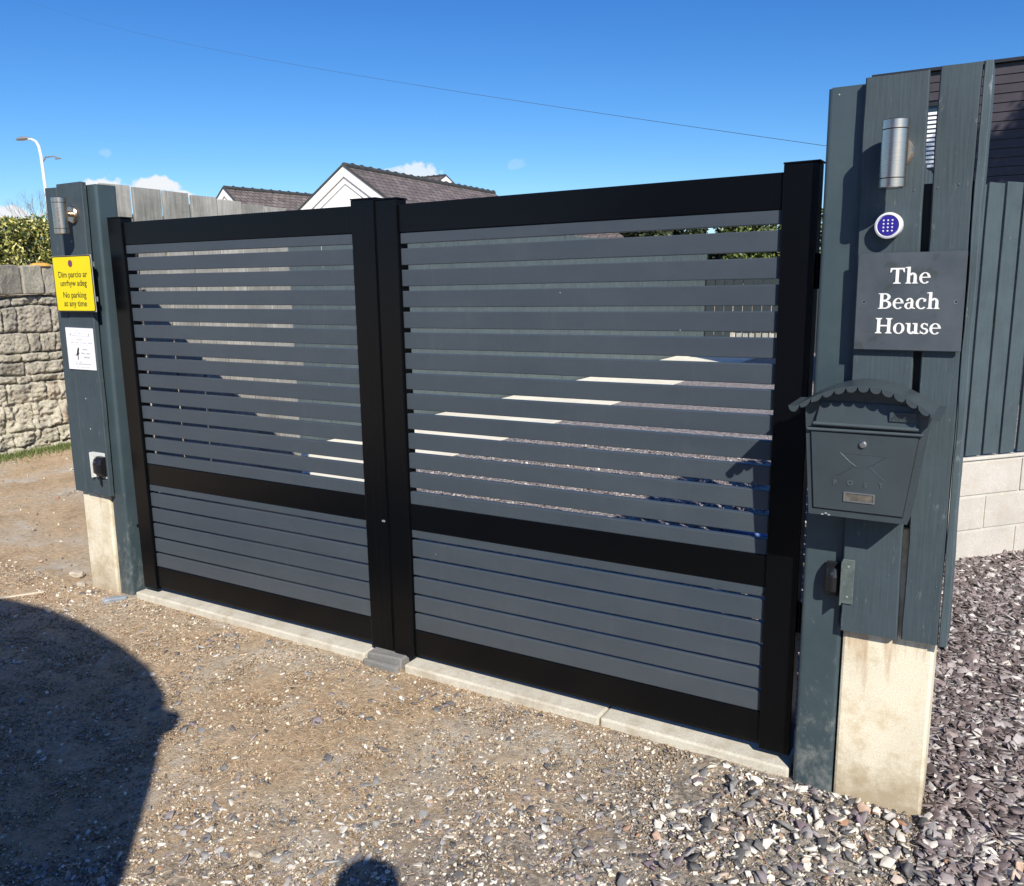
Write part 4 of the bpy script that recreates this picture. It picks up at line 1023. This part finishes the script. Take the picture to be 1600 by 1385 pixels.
while y < 7.4:
    L_ = rr.uniform(.15, .29); x1_ = WX+.06+rr.uniform(-.012, .012)
    bb = B(); box(bb, WX-.36, x1_, y+.005, y+L_-.005, 1.432, 1.70+rr.uniform(-.012, .015), .012, 2)
    bmesh.ops.subdivide_edges(bb, edges=bb.edges[:], cuts=2, use_grid_fill=True)
    for v in bb.verts: v.co += Vector((noise.noise(v.co*9+Vector((k, 0, 0)))*.02, noise.noise(v.co*9+Vector((0, k, 3)))*.006, noise.noise(v.co*9+Vector((2, 0, k)))*.012))
    tmp = bpy.data.meshes.new('tmp'); bb.to_mesh(tmp); bb.free(); bm.from_mesh(tmp); bpy.data.meshes.remove(tmp); y += L_; k += 1
build('coping', bm, M['rubble'], t, False)
bm = B(); lathe(bm, (WX-.02, 2.29, 1.690), (0, 0, 1), [(0, .10), (.024, .085), (.034, .03)], 16)
for v in bm.verts: v.co.x = max(v.co.x, WX-.1)
build('lichen_patch', bm, M['lichen'], t, True)
# grass verge at its foot
def blades(name, n, fn, mat, hh=(.02, .06), seed=1, kind='stuff'):
    r = random.Random(seed); V = []; F = []
    for i in range(n):
        x, y, z = fn(r); a = r.uniform(0, 6.28); h = r.uniform(*hh); w_ = r.uniform(.002, .005); l = r.uniform(-.02, .02)
        dx, dy = math.cos(a)*w_, math.sin(a)*w_; b0 = len(V)
        V += [(x-dx, y-dy, z), (x+dx, y+dy, z), (x+l, y+l*.6, z+h)]; F.append((b0, b0+1, b0+2))
    return tag(raw(name, V, F, mat), kind=kind)
GR = island('grass_blades', [(0, (.04, .07, .015)), (.6, (.12, .17, .04)), (1, (.30, .30, .12))], .7, 20, 0)
blades('grass', 9000, lambda r: (WX+.05+abs(r.gauss(0, .10))*(1.2+.6*math.sin(r.random()*9)), r.uniform(.6, 4.0), -.055), GR, (.015, .06), 5)

# ------------------------------------------------------------------ foliage
def leaves(name, n, fn, mat, size=(.02, .05), parent=None, seed=1):
    r = np.random.default_rng(seed); P = np.array([fn(r) for _ in range(n)])
    s = r.uniform(size[0], size[1], n)[:, None]
    a = r.normal(size=(n, 3)); a /= np.linalg.norm(a, axis=1)[:, None]; b = r.normal(size=(n, 3)); b -= (a*b).sum(1)[:, None]*a; b /= np.linalg.norm(b, axis=1)[:, None]
    V = np.stack([P-a*s, P-b*s*.45, P+a*s, P+b*s*.45], 1).reshape(-1, 3)
    F = np.arange(n*4).reshape(-1, 4)
    return raw(name, V.tolist(), F.tolist(), mat, parent)
def clumps(cs, r):
    c = cs[r.integers(len(cs))]; d = r.normal(size=3); d /= np.linalg.norm(d); q = c[3]*(.35+.65*r.random()**.4)
    return (c[0]+d[0]*q, c[1]+d[1]*q, c[2]+d[2]*q*.85)
r_ = random.Random(4)
cs = [(-4.72-r_.random()*.6, .8+(k % 44)*.11+r_.uniform(-.1, .1), (1.80, 2.02)[k//44]+r_.uniform(-.06, .08), r_.uniform(.15, .24)) for k in range(88)]
t = thing('hedge', 'golden green leafy hedge growing behind the old stone wall', 'hedge', (-5, 2.4, -.05))
leaves('foliage', 70000, lambda r: clumps(cs, r), M['leaf_gold'], (.012, .03), t, 3)
bm = B()
for k in range(10): tube(bm, [(-5.1, 1.2+k*.5, -.05), (-5.1+.1*(k % 3-1), 1.25+k*.5, .9), (-5.05, 1.3+k*.5, 1.8)], .03, 6, .01)
build_each('stem', bm, M['bark'], t)
def branchy(bm, p, d, l, r, depth, rr, spread=.55):
    p = Vector(p); d = Vector(d).normalized(); q = p+d*l*.5+Vector((rr.uniform(-.05, .05), rr.uniform(-.05, .05), 0))*l; e = q+(d+Vector((rr.uniform(-.15, .15), rr.uniform(-.15, .15), .1))).normalized()*l*.5
    tube(bm, [p, q, e], r, 5, r*.6)
    if depth:
        for _ in range(rr.choice((2, 3, 3))):
            nd = (d+Vector((rr.uniform(-1, 1), rr.uniform(-1, 1), rr.uniform(-.3, .7)))*spread*1.4).normalized()
            branchy(bm, e, nd, l*rr.uniform(.6, .85), r*.58, depth-1, rr, spread)
# bare shrub behind the hedge by the lamp post
t = thing('bare_tree', 'small bare twiggy tree behind the hedge beside the street lamp', 'tree', (-23.8, 14, -.05))
rr = random.Random(2); bm = B(); tube(bm, [(-23.8, 14, -.05), (-23.8, 14, 1.5), (-23.75, 14, 2.4)], .09, 7, .06); build('trunk', bm, M['twig'], t)
bm = B()
for k in range(4): branchy(bm, (-23.8+rr.uniform(-.15, .15), 14+rr.uniform(-.1, .1), 2.4), (rr.uniform(-.35, .25), rr.uniform(-.3, .3), 1), .72, .014, 4, rr, .4)
build('branches', bm, M['twig'], t)
# shade tree off to the right, its shadow falls on the dark house
t = thing('shade_tree', 'half bare tree right of the frame whose shadow mottles the dark house wall', 'tree', (7.7, 5.3, -.05))
rr = random.Random(6); bm = B(); tube(bm, [(7.7, 5.3, -.05), (7.65, 5.3, 2), (7.7, 5.4, 5.0)], .16, 8, .10); build('trunk', bm, M['bark'], t)
bm = B()
for k in range(6): branchy(bm, (7.7, 5.4, 4.9), (rr.uniform(-.8, .8), rr.uniform(-.8, .8), 1), 1.0, .05, 4, rr)
build('branches', bm, M['bark'], t)
cs2 = [(7.55+r_.uniform(-1.3, 1.3), 5.4+r_.uniform(-1.1, 1.1), 6.75+r_.uniform(-.7, .45), r_.uniform(.25, .5)) for k in range(22)]
leaves('foliage', 9000, lambda r: clumps(cs2, r), M['leaf_dark'], (.03, .07), t, 8)
# greenery beyond the end of the drive
def bush(name, label, c, n, cl, mat, size, seed, cat='tree'):
    t = thing(name, label, cat, (c[0], c[1], -.05)); rr = random.Random(seed)
    cs = [(c[0]+rr.uniform(-c[3], c[3]), c[1]+rr.uniform(-c[4], c[4]), c[2]+rr.uniform(-c[5], c[5]), rr.uniform(*cl)) for _ in range(26)]
    leaves('foliage', n, lambda r: clumps(cs, r), mat, size, t, seed)
    bm = B(); tube(bm, [(c[0], c[1], -.05), (c[0], c[1], c[2])], .10, 7, .05); build('trunk', bm, M['bark'], t)
bush('dark_tree', 'dark shaded evergreen tree above the far end of the fence', (-2.7, 17.5, 2.05, 1.9, .6, .75), 24000, (.35, .6), M['leaf_dark'], (.05, .1), 31)
bush('ivy_bush', 'sunlit yellow green bush above the far fence, right of the dark tree', (-.75, 16.6, 2.0, 1.05, .4, .62), 18000, (.25, .45), M['leaf_mid'], (.03, .07), 32, 'bush')
# pale boards low at the far end
fence('low_fence', 'low white slatted panel at the far end of the driveway', (-1.30, 14.6), (-.1, 14.6), .13, .03, -.05, .38, M['pale_slat'], part='slat', seed=44, rails=False)

# ------------------------------------------------------------------ far houses
def gable_house(name, label, A, th, length, half, drop, wall_z, cat='house', roofm='roof', over=.25, hw=None):
    """A: ridge point at the near gable; th: ridge direction; half/drop: slope"""
    A = Vector(A); d = Vector((math.cos(th), math.sin(th), 0)); s = Vector((-d.y, d.x, 0))
    t = thing(name, label, cat, (A.x, A.y, -.05)); hw = hw or 3.4
    dz = lambda q: -drop/half*q
    # roof slopes
    for sg in (-1, 1):
        bm = B(); uv = bm.loops.layers.uv.new('UVMap'); ze = dz(hw+.3)
        P = [A, A+d*length, A+d*length+s*sg*(hw+.3)+Vector((0, 0, ze)), A+s*sg*(hw+.3)+Vector((0, 0, ze))]
        UV = [(0, 0), (length, 0), (length, math.hypot(hw+.3, ze)), (0, math.hypot(hw+.3, ze))]
        v1 = [bm.verts.new(p) for p in P]; v2 = [bm.verts.new(p-Vector((0, 0, .10))) for p in P]
        fs = [bm.faces.new(v1), bm.faces.new(v2[::-1])]+[bm.faces.new((v1[i], v2[i], v2[(i+1) % 4], v1[(i+1) % 4])) for i in range(4)]
        for i, l in enumerate(fs[0].loops): l[uv].uv = UV[i]
        for i, l in enumerate(fs[1].loops): l[uv].uv = UV[::-1][i]
        bmesh.ops.recalc_face_normals(bm, faces=bm.faces[:]); build('roof', bm, M[roofm], t)
    bm = B(); k = 0.0
    while k < length-.3:
        cyl(bm, A+d*k+Vector((0, 0, .005)), A+d*(k+.42)+Vector((0, 0, .005)), .085, 10, .075); cyl(bm, A+d*(k+.40)+Vector((0, 0, .01)), A+d*(k+.45)+Vector((0, 0, .01)), .105, 10); k += .45
    build('ridge_tiles', bm, M['ridge'], t)
    g = A+d*.035
    bm = B(); zt = lambda q: g.z-.12+dz(abs(q))
    P = [(-hw, -.05), (hw, -.05), (hw, zt(hw)), (0, zt(0)), (-hw, zt(hw))]
    prism(bm, P, lambda a, z: g+s*a+Vector((0, 0, z-g.z)), lambda a, z: g+d*(length-.07)+s*a+Vector((0, 0, z-g.z))); bmesh.ops.recalc_face_normals(bm, faces=bm.faces[:]); w_ = build('wall', bm, M['render_white'], t)
    # barge boards
    for sg in (-1, 1):
        bm = B(); q = hw+.3
        P = [(0, A.z-.02), (sg*q, A.z-.02+dz(q)), (sg*q, A.z-.30+dz(q)), (0, A.z-.30)]
        prism(bm, P, lambda a, z: A-d*.03+s*a+Vector((0, 0, z-A.z)), lambda a, z: A+d*.0-d*.002+s*a+Vector((0, 0, z-A.z))); bmesh.ops.recalc_face_normals(bm, faces=bm.faces[:]); build('barge_board', bm, M['bargeboard'], t)
        bm = B(); P = [(0, A.z+.045), (sg*q, A.z+.045+dz(q)), (sg*q, A.z-.018+dz(q)), (0, A.z-.018)]
        prism(bm, P, lambda a, z: A-d*.06+s*a+Vector((0, 0, z-A.z)), lambda a, z: A-d*.001+s*a+Vector((0, 0, z-A.z))); bmesh.ops.recalc_face_normals(bm, faces=bm.faces[:]); build('verge', bm, M['ridge'], t)
    # soffit shadow painted as a thin grey strip
    bm = B()
    for sg in (-1, 1):
        q = hw; P = [(0, A.z-.50), (sg*q, A.z-.50+dz(q)), (sg*q, A.z-.535+dz(q)), (0, A.z-.535)]
        prism(bm, P, lambda a, z: g-d*.012+s*a+Vector((0, 0, z-A.z)), lambda a, z: g-d*.001+s*a+Vector((0, 0, z-A.z)))
    bmesh.ops.recalc_face_normals(bm, faces=bm.faces[:]); build('soffit_shade_line', bm, M['render_line'], t)
    return t
gable_house('bungalow', 'white gabled bungalow with brown slate roof above the middle of the gate', (-13.35, 16.87, 4.82), R(94.6), 9.6, 1.6, 1.10, 2.4)
gable_house('bungalow', 'smaller farther white gabled bungalow with slate roof behind the grey fence', (-23.22, 21.13, 5.2), R(84), 9.0, .5, .40, 2.4)
gable_house('bungalow', 'distant gabled house peeking over the ridge of the nearer bungalow', (-25.85, 40, 7.62), R(176), 6.0, 1.5, .8, 2.4)
gable_house('bungalow', 'low bungalow roof glimpsed through the top gap of the right gate leaf', (-11.2, 23.2, 3.62), R(0), 4.5, 1.6, 1.0, 2.4)

# ------------------------------------------------------------------ dark clad house at right
t = thing('clad_house', 'dark timber clad house behind the right pillar with mottled shade', 'house', (5, 9, -.05))
bm = B(); HX0, HX1, HY = 1.90, 10.5, 9.7
box(bm, HX0, HX1, HY+.03, 10.7, -.05, 3.945); build('wall', bm, M['upvc'], t)
WX0, WX1, WZ0, WZ1 = 2.10, 2.92, 2.80, 3.54
bm = B(); z = 0.0
while z < 3.86:
    for a, b_ in (((HX0, WX0-.03), (WX1+.03, HX1)) if WZ0-.05 < z+.055 < WZ1+.03 else ((HX0, HX1),)):
        P = [(HY+.028, z), (HY+.010, z+.006), (HY+.018, z+.101), (HY+.028, z+.101)]
        A_ = [bm.verts.new((a, y, zz)) for y, zz in P]; C_ = [bm.verts.new((b_, y, zz)) for y, zz in P]
        for i in range(4): bm.faces.new((A_[i], C_[i], C_[(i+1) % 4], A_[(i+1) % 4]))
        bm.faces.new(A_); bm.faces.new(C_[::-1])
    z += .106
bmesh.ops.recalc_face_normals(bm, faces=bm.faces[:]); build('cladding', bm, M['cladding'], t)
bm = B(); box(bm, HX0-.06, HX1+.1, HY-.035, 10.75, 3.95, 3.99, .004); build('roof_edge', bm, M['upvc'], t)
bm = B()
for a in ((WX0-.03, WX1+.03, WZ1, WZ1+.05), (WX0-.03, WX1+.03, WZ0-.05, WZ0), (WX0-.03, WX0, WZ0+.001, WZ1-.001), (WX1, WX1+.03, WZ0+.001, WZ1-.001)): box(bm, a[0], a[1], HY-.002, HY+.027, a[2], a[3], .002)
wf = build('window', bm, M['upvc'], t)
bm = B(); z = WZ0+.01
while z < WZ1-.09:
    box(bm, WX0+.01, WX1-.01, HY+.010, HY+.024, z, z+.031); z += .0525
build('blind', bm, M['blind'], wf)
bm = B(); box(bm, WX0+.001, WX1-.001, HY+.0255, HY+.0285, WZ0+.001, WZ1-.001); build('pane', bm, M['glass'], wf)

# ------------------------------------------------------------------ small things
bm = B(); pts = []
for k in range(30):
    u_ = k/29; pts.append((1.66+.85*u_, 2.44+.05*math.sin(u_*5), -.028))
pts2 = [(1.66+.5*math.sin(k/20*PI)*.5+.2*k/20, 2.44-.05*k/20, -.028) for k in range(2)]
tube(bm, pts, .012, 8); tube(bm, [(x, y+.05+.03*math.sin(x*6), z+.001) for x, y, z in pts[1:24]], .012, 8)
tag(build('hose', bm, M['hosem'], None, True), 'blue garden hose lying on the gravel behind the right gate leaf', 'hose')
bm = B(); N_ = 60; P0 = Vector((-39.49, 24, 15.40)); P1 = Vector((1.955, 6.3, 2.712))
wp = [P0.lerp(P1, k/N_)+Vector((0, 0, -.95*4*(k/N_)*(1-k/N_)*.40)) for k in range(N_+1)]
wp.append(Vector((2.15, 9.71, 3.1)))
tube(bm, wp, .0026, 6); tag(build('overhead_wire', bm, M['rope']), 'thin overhead wire sagging across the blue sky', 'wire')
t = thing('street_lamp', 'pale street lamp with a bent arm and flat head above the hedge', 'street lamp', (-34.6, 21, -.05))
bm = B(); tube(bm, [(-34.45, 21, -.05), (-34.62, 21, 3), (-34.75, 21, 6), (-34.80, 21, 7.35), (-34.88, 21, 7.75), (-35.05, 21, 7.98), (-35.35, 21, 8.10), (-35.6, 21, 8.13)], .085, 10, .05); build('pole', bm, M['polegrey'], t, True)
bm = B(); bmesh.ops.create_uvsphere(bm, u_segments=16, v_segments=10, radius=1)
for v in bm.verts: v.co = Vector((-36.05+v.co.x*.5, 21+v.co.y*.17, 8.17+v.co.z*(.12 if v.co.z > 0 else .05)))
build('lamp_head', bm, M['lamphead'], t, True)
t = thing('street_lamp', 'second street lamp farther off, only its thin dark arm showing', 'street lamp', (-46, 29, -.05))
bm = B(); tube(bm, [(-47.95, 29, -.05), (-47.9, 29, 5), (-47.85, 29, 8.9), (-47.4, 29, 9.22), (-46.6, 29, 9.2), (-46.1, 29, 9.05)], .07, 8, .04); build('pole', bm, M['lamphead'], t, True)
bm = B(); box(bm, -46.45, -45.95, 28.93, 29.07, 9.0, 9.06, .02); build('lamp_head', bm, M['lamphead'], t)

# ------------------------------------------------------------------ van behind the camera (its shadow lies on the dirt)
t = thing('van', 'high roofed van parked behind the camera, its rounded shadow on the dirt', 'van', (2.1, -5.4, -.08))
half = [(0, 2.625), (.3, 2.60), (.62, 2.53), (.86, 2.44), (1.0, 2.32), (1.06, 2.15), (1.085, 1.9), (1.10, 1.4), (1.11, .9), (1.09, .45), (1.02, .32)]
prof_ = [(2.10-x, z) for x, z in half[::-1]]+[(2.10+x, z) for x, z in half[1:]]
bm = B(); st = [(-2.93, .93), (-2.90, 1.0), (-7.6, 1.0), (-7.9, .985), (-8.25, .72), (-8.9, .45)]
rings = []
for yy, k in st:
    rings.append([bm.verts.new((2.1+(x-2.1)*(.9+.1*min(1, k+.2)), yy, .32+(z-.32)*k)) for x, z in prof_])
for A_, C_ in zip(rings, rings[1:]):
    for i in range(len(prof_)): bm.faces.new((A_[i], A_[(i+1) % len(prof_)], C_[(i+1) % len(prof_)], C_[i]))
bm.faces.new(rings[0]); bm.faces.new(rings[-1][::-1]); bmesh.ops.recalc_face_normals(bm, faces=bm.faces[:]); build('body', bm, M['van'], t)
for x in (1.12, 3.08):
    for y in (-3.7, -7.3):
        bm = B(); lathe(bm, (x-.1, y, .26), (1, 0, 0), [(0, .24), (.02, .34), (.18, .34), (.2, .24)], 28); q = build('wheel', bm, M['tyre'], t)
        bm = B(); lathe(bm, (x-.105, y, .26), (1, 0, 0), [(0, .2), (.21, .2)], 20); build('rim', bm, M['hub'], q)
for x0_, x1_ in ((1.35, 2.02), (2.18, 2.85)):
    bm = B(); box(bm, x0_, x1_, -2.926, -2.91, 1.35, 2.1, .004); build('rear_window', bm, M['glass'], t)
for x in (1.12, 3.0):
    bm = B(); box(bm, x-.04, x+.06, -2.925, -2.90, .8, 1.25, .01); build('tail_light', bm, M['amber'], t)
bm = B(); box(bm, 3.10, 3.225, -2.96, -2.90, 2.16, 2.245, .008); build('marker_light', bm, M['amber'], t)

# ------------------------------------------------------------------ photographer (only the shadow of head and hands shows)
def skin_obj(name, nodes, edges, mat, parent, sub=2, root=0):
    me = bpy.data.meshes.new(name); me.from_pydata([n[0] for n in nodes], edges, []); me.materials.append(mat)
    o = bpy.data.objects.new(name, me); COL.objects.link(o); o.parent = parent; o.matrix_parent_inverse = Matrix.Translation(-parent.location)
    md = o.modifiers.new('skin', 'SKIN')
    for i, n in enumerate(nodes):
        sv = me.skin_vertices[0].data[i]; sv.radius = n[1] if isinstance(n[1], tuple) else (n[1], n[1]); sv.use_root = (i == root)
    ms = o.modifiers.new('sub', 'SUBSURF'); ms.levels = ms.render_levels = sub
    dg = bpy.context.evaluated_depsgraph_get(); dg.update()
    nm = bpy.data.meshes.new_from_object(o.evaluated_get(dg)); o.modifiers.clear(); o.data = nm
    nm.materials.clear(); nm.materials.append(mat)
    for p in nm.polygons: p.use_smooth = True
    return o
hd = Vector((-.51, .86, 0)).normalized(); hs_ = Vector((hd.y, -hd.x, 0))
base = Vector((3.905, -2.73, -.045))
def pp(f, s, z): return tuple(base+hd*f+hs_*s+Vector((0, 0, z+0)))
person = thing('person', 'person in a dark jacket holding up a phone with both hands, behind the camera', 'person', tuple(base))
ph = CAM-fw*.024
def loc(v): return ((v-base).dot(hd), (v-base).dot(hs_), v.z+.08)
hl = loc(ph); wr = [(hl[0]-.06, s*.06, hl[2]-.12) for s in (-1, 1)]
nodes = [(pp(0, 0, .95), .145), (pp(0, 0, 1.15), .135), (pp(.0, 0, 1.36), .155), (pp(0, 0, 1.47), .07), (pp(.01, 0, 1.54), .055), (pp(.02, 0, 1.63), .085), (pp(.02, 0, 1.72), .085)]
edges = [(0, 1), (1, 2), (2, 3), (3, 4), (4, 5), (5, 6)]
for s in (-1, 1):
    k = len(nodes); nodes += [(pp(0, s*.10, .88), .095), (pp(.01, s*.11, .50), .062), (pp(-.01, s*.11, .09), .045), (pp(.13, s*.13, .04), .038)]
    edges += [(0, k), (k, k+1), (k+1, k+2), (k+2, k+3)]
    k = len(nodes); w_ = wr[0 if s < 0 else 1]
    nodes += [(pp(0, s*.19, 1.39), .06), (pp(.07, s*.15, 1.20), .047), (pp((w_[0]+.06)/2+.01, s*.13, 1.33), .038), (pp(w_[0], w_[1]+hl[1]*.5, w_[2]-.04), .027), (pp(w_[0]+.035, w_[1]*.93+hl[1]*.7, w_[2]+.02), (.036, .018))]
    edges += [(2, k), (k, k+1), (k+1, k+2), (k+2, k+3), (k+3, k+4)]
    for j in range(4):
        q = len(nodes); z = w_[2]+.055-j*.017; b0 = w_[0]+.045
        nodes += [(pp(b0, w_[1]*.90+hl[1]*.8, z), .009), (pp(b0+.008, w_[1]*.78+hl[1]*.8, z+.004), .008), (pp(b0+.004, w_[1]*.66+hl[1]*.8-s*j*.002, z+.004), .0072)]
        edges += [(k+4, q), (q, q+1), (q+1, q+2)]
    q = len(nodes); nodes += [(pp(w_[0]+.012, w_[1]*.82+hl[1]*.8, w_[2]+.008), .011), (pp(w_[0]+.016, w_[1]*.62+hl[1]*.8, w_[2]+.012), .009)]
    edges += [(k+4, q), (q, q+1)]
skin_obj('body', nodes, edges, M['skin'], person, 2)
J = [(pp(0, 0, .90), .165), (pp(0, 0, 1.15), .155), (pp(0, 0, 1.37), .175), (pp(0, 0, 1.47), .085)]; E_ = [(0, 1), (1, 2), (2, 3)]
for s in (-1, 1):
    k = len(J); w_ = wr[0 if s < 0 else 1]
    J += [(pp(0, s*.19, 1.39), .075), (pp(.07, s*.15, 1.20), .062), (pp((w_[0]+.06)/2+.01, s*.13, 1.33), .052), (pp(w_[0]-.01, w_[1]+hl[1]*.5, w_[2]-.06), .040)]
    E_ += [(2, k), (k, k+1), (k+1, k+2), (k+2, k+3)]
skin_obj('jacket', J, E_, M['jacket'], person)
T_ = [(pp(0, 0, .93), .155)]; E_ = []
for s in (-1, 1):
    k = len(T_); T_ += [(pp(0, s*.10, .84), .108), (pp(.01, s*.11, .50), .078), (pp(-.01, s*.11, .12), .062)]; E_ += [(0, k), (k, k+1), (k+1, k+2)]
skin_obj('trousers', T_, E_, M['jeans'], person)
def ell(name, c, rad, mat, fwd_cut=None):
    bm = B(); bmesh.ops.create_uvsphere(bm, u_segments=20, v_segments=14, radius=1)
    for v in bm.verts:
        q = v.co; v.co = Vector(c)+hd*(q.y*rad[0])+hs_*(q.x*rad[1])+Vector((0, 0, q.z*rad[2]))
    return build(name, bm, mat, person, True)
ell('hair', pp(-.008, 0, 1.712), (.103, .092, .085), M['hair'])
ell('nose', pp(.112, 0, 1.655), (.018, .013, .022), M['skin'])
for s in (-1, 1):
    ell('ear', pp(.015, s*.088, 1.66), (.018, .01, .03), M['skin']); ell('eye', pp(.098, s*.032, 1.685), (.011, .014, .009), M['white'])
    ell('shoe', pp(.07, s*.12, .045), (.15, .05, .05), M['shoe'])
ell('mouth', pp(.10, 0, 1.605), (.008, .025, .006), M['red'])
bm = B(); box(bm, -.036, .036, -.125, .020, -.0038, .0038, .003)
mw = Matrix(((rt.x, up.x, -fw.x, ph.x), (rt.y, up.y, -fw.y, ph.y), (rt.z, up.z, -fw.z, ph.z), (0, 0, 0, 1)))
for v in bm.verts: v.co = mw @ v.co
tag(build('phone', bm, M['black']), 'black phone held up by the person behind the camera', 'phone')
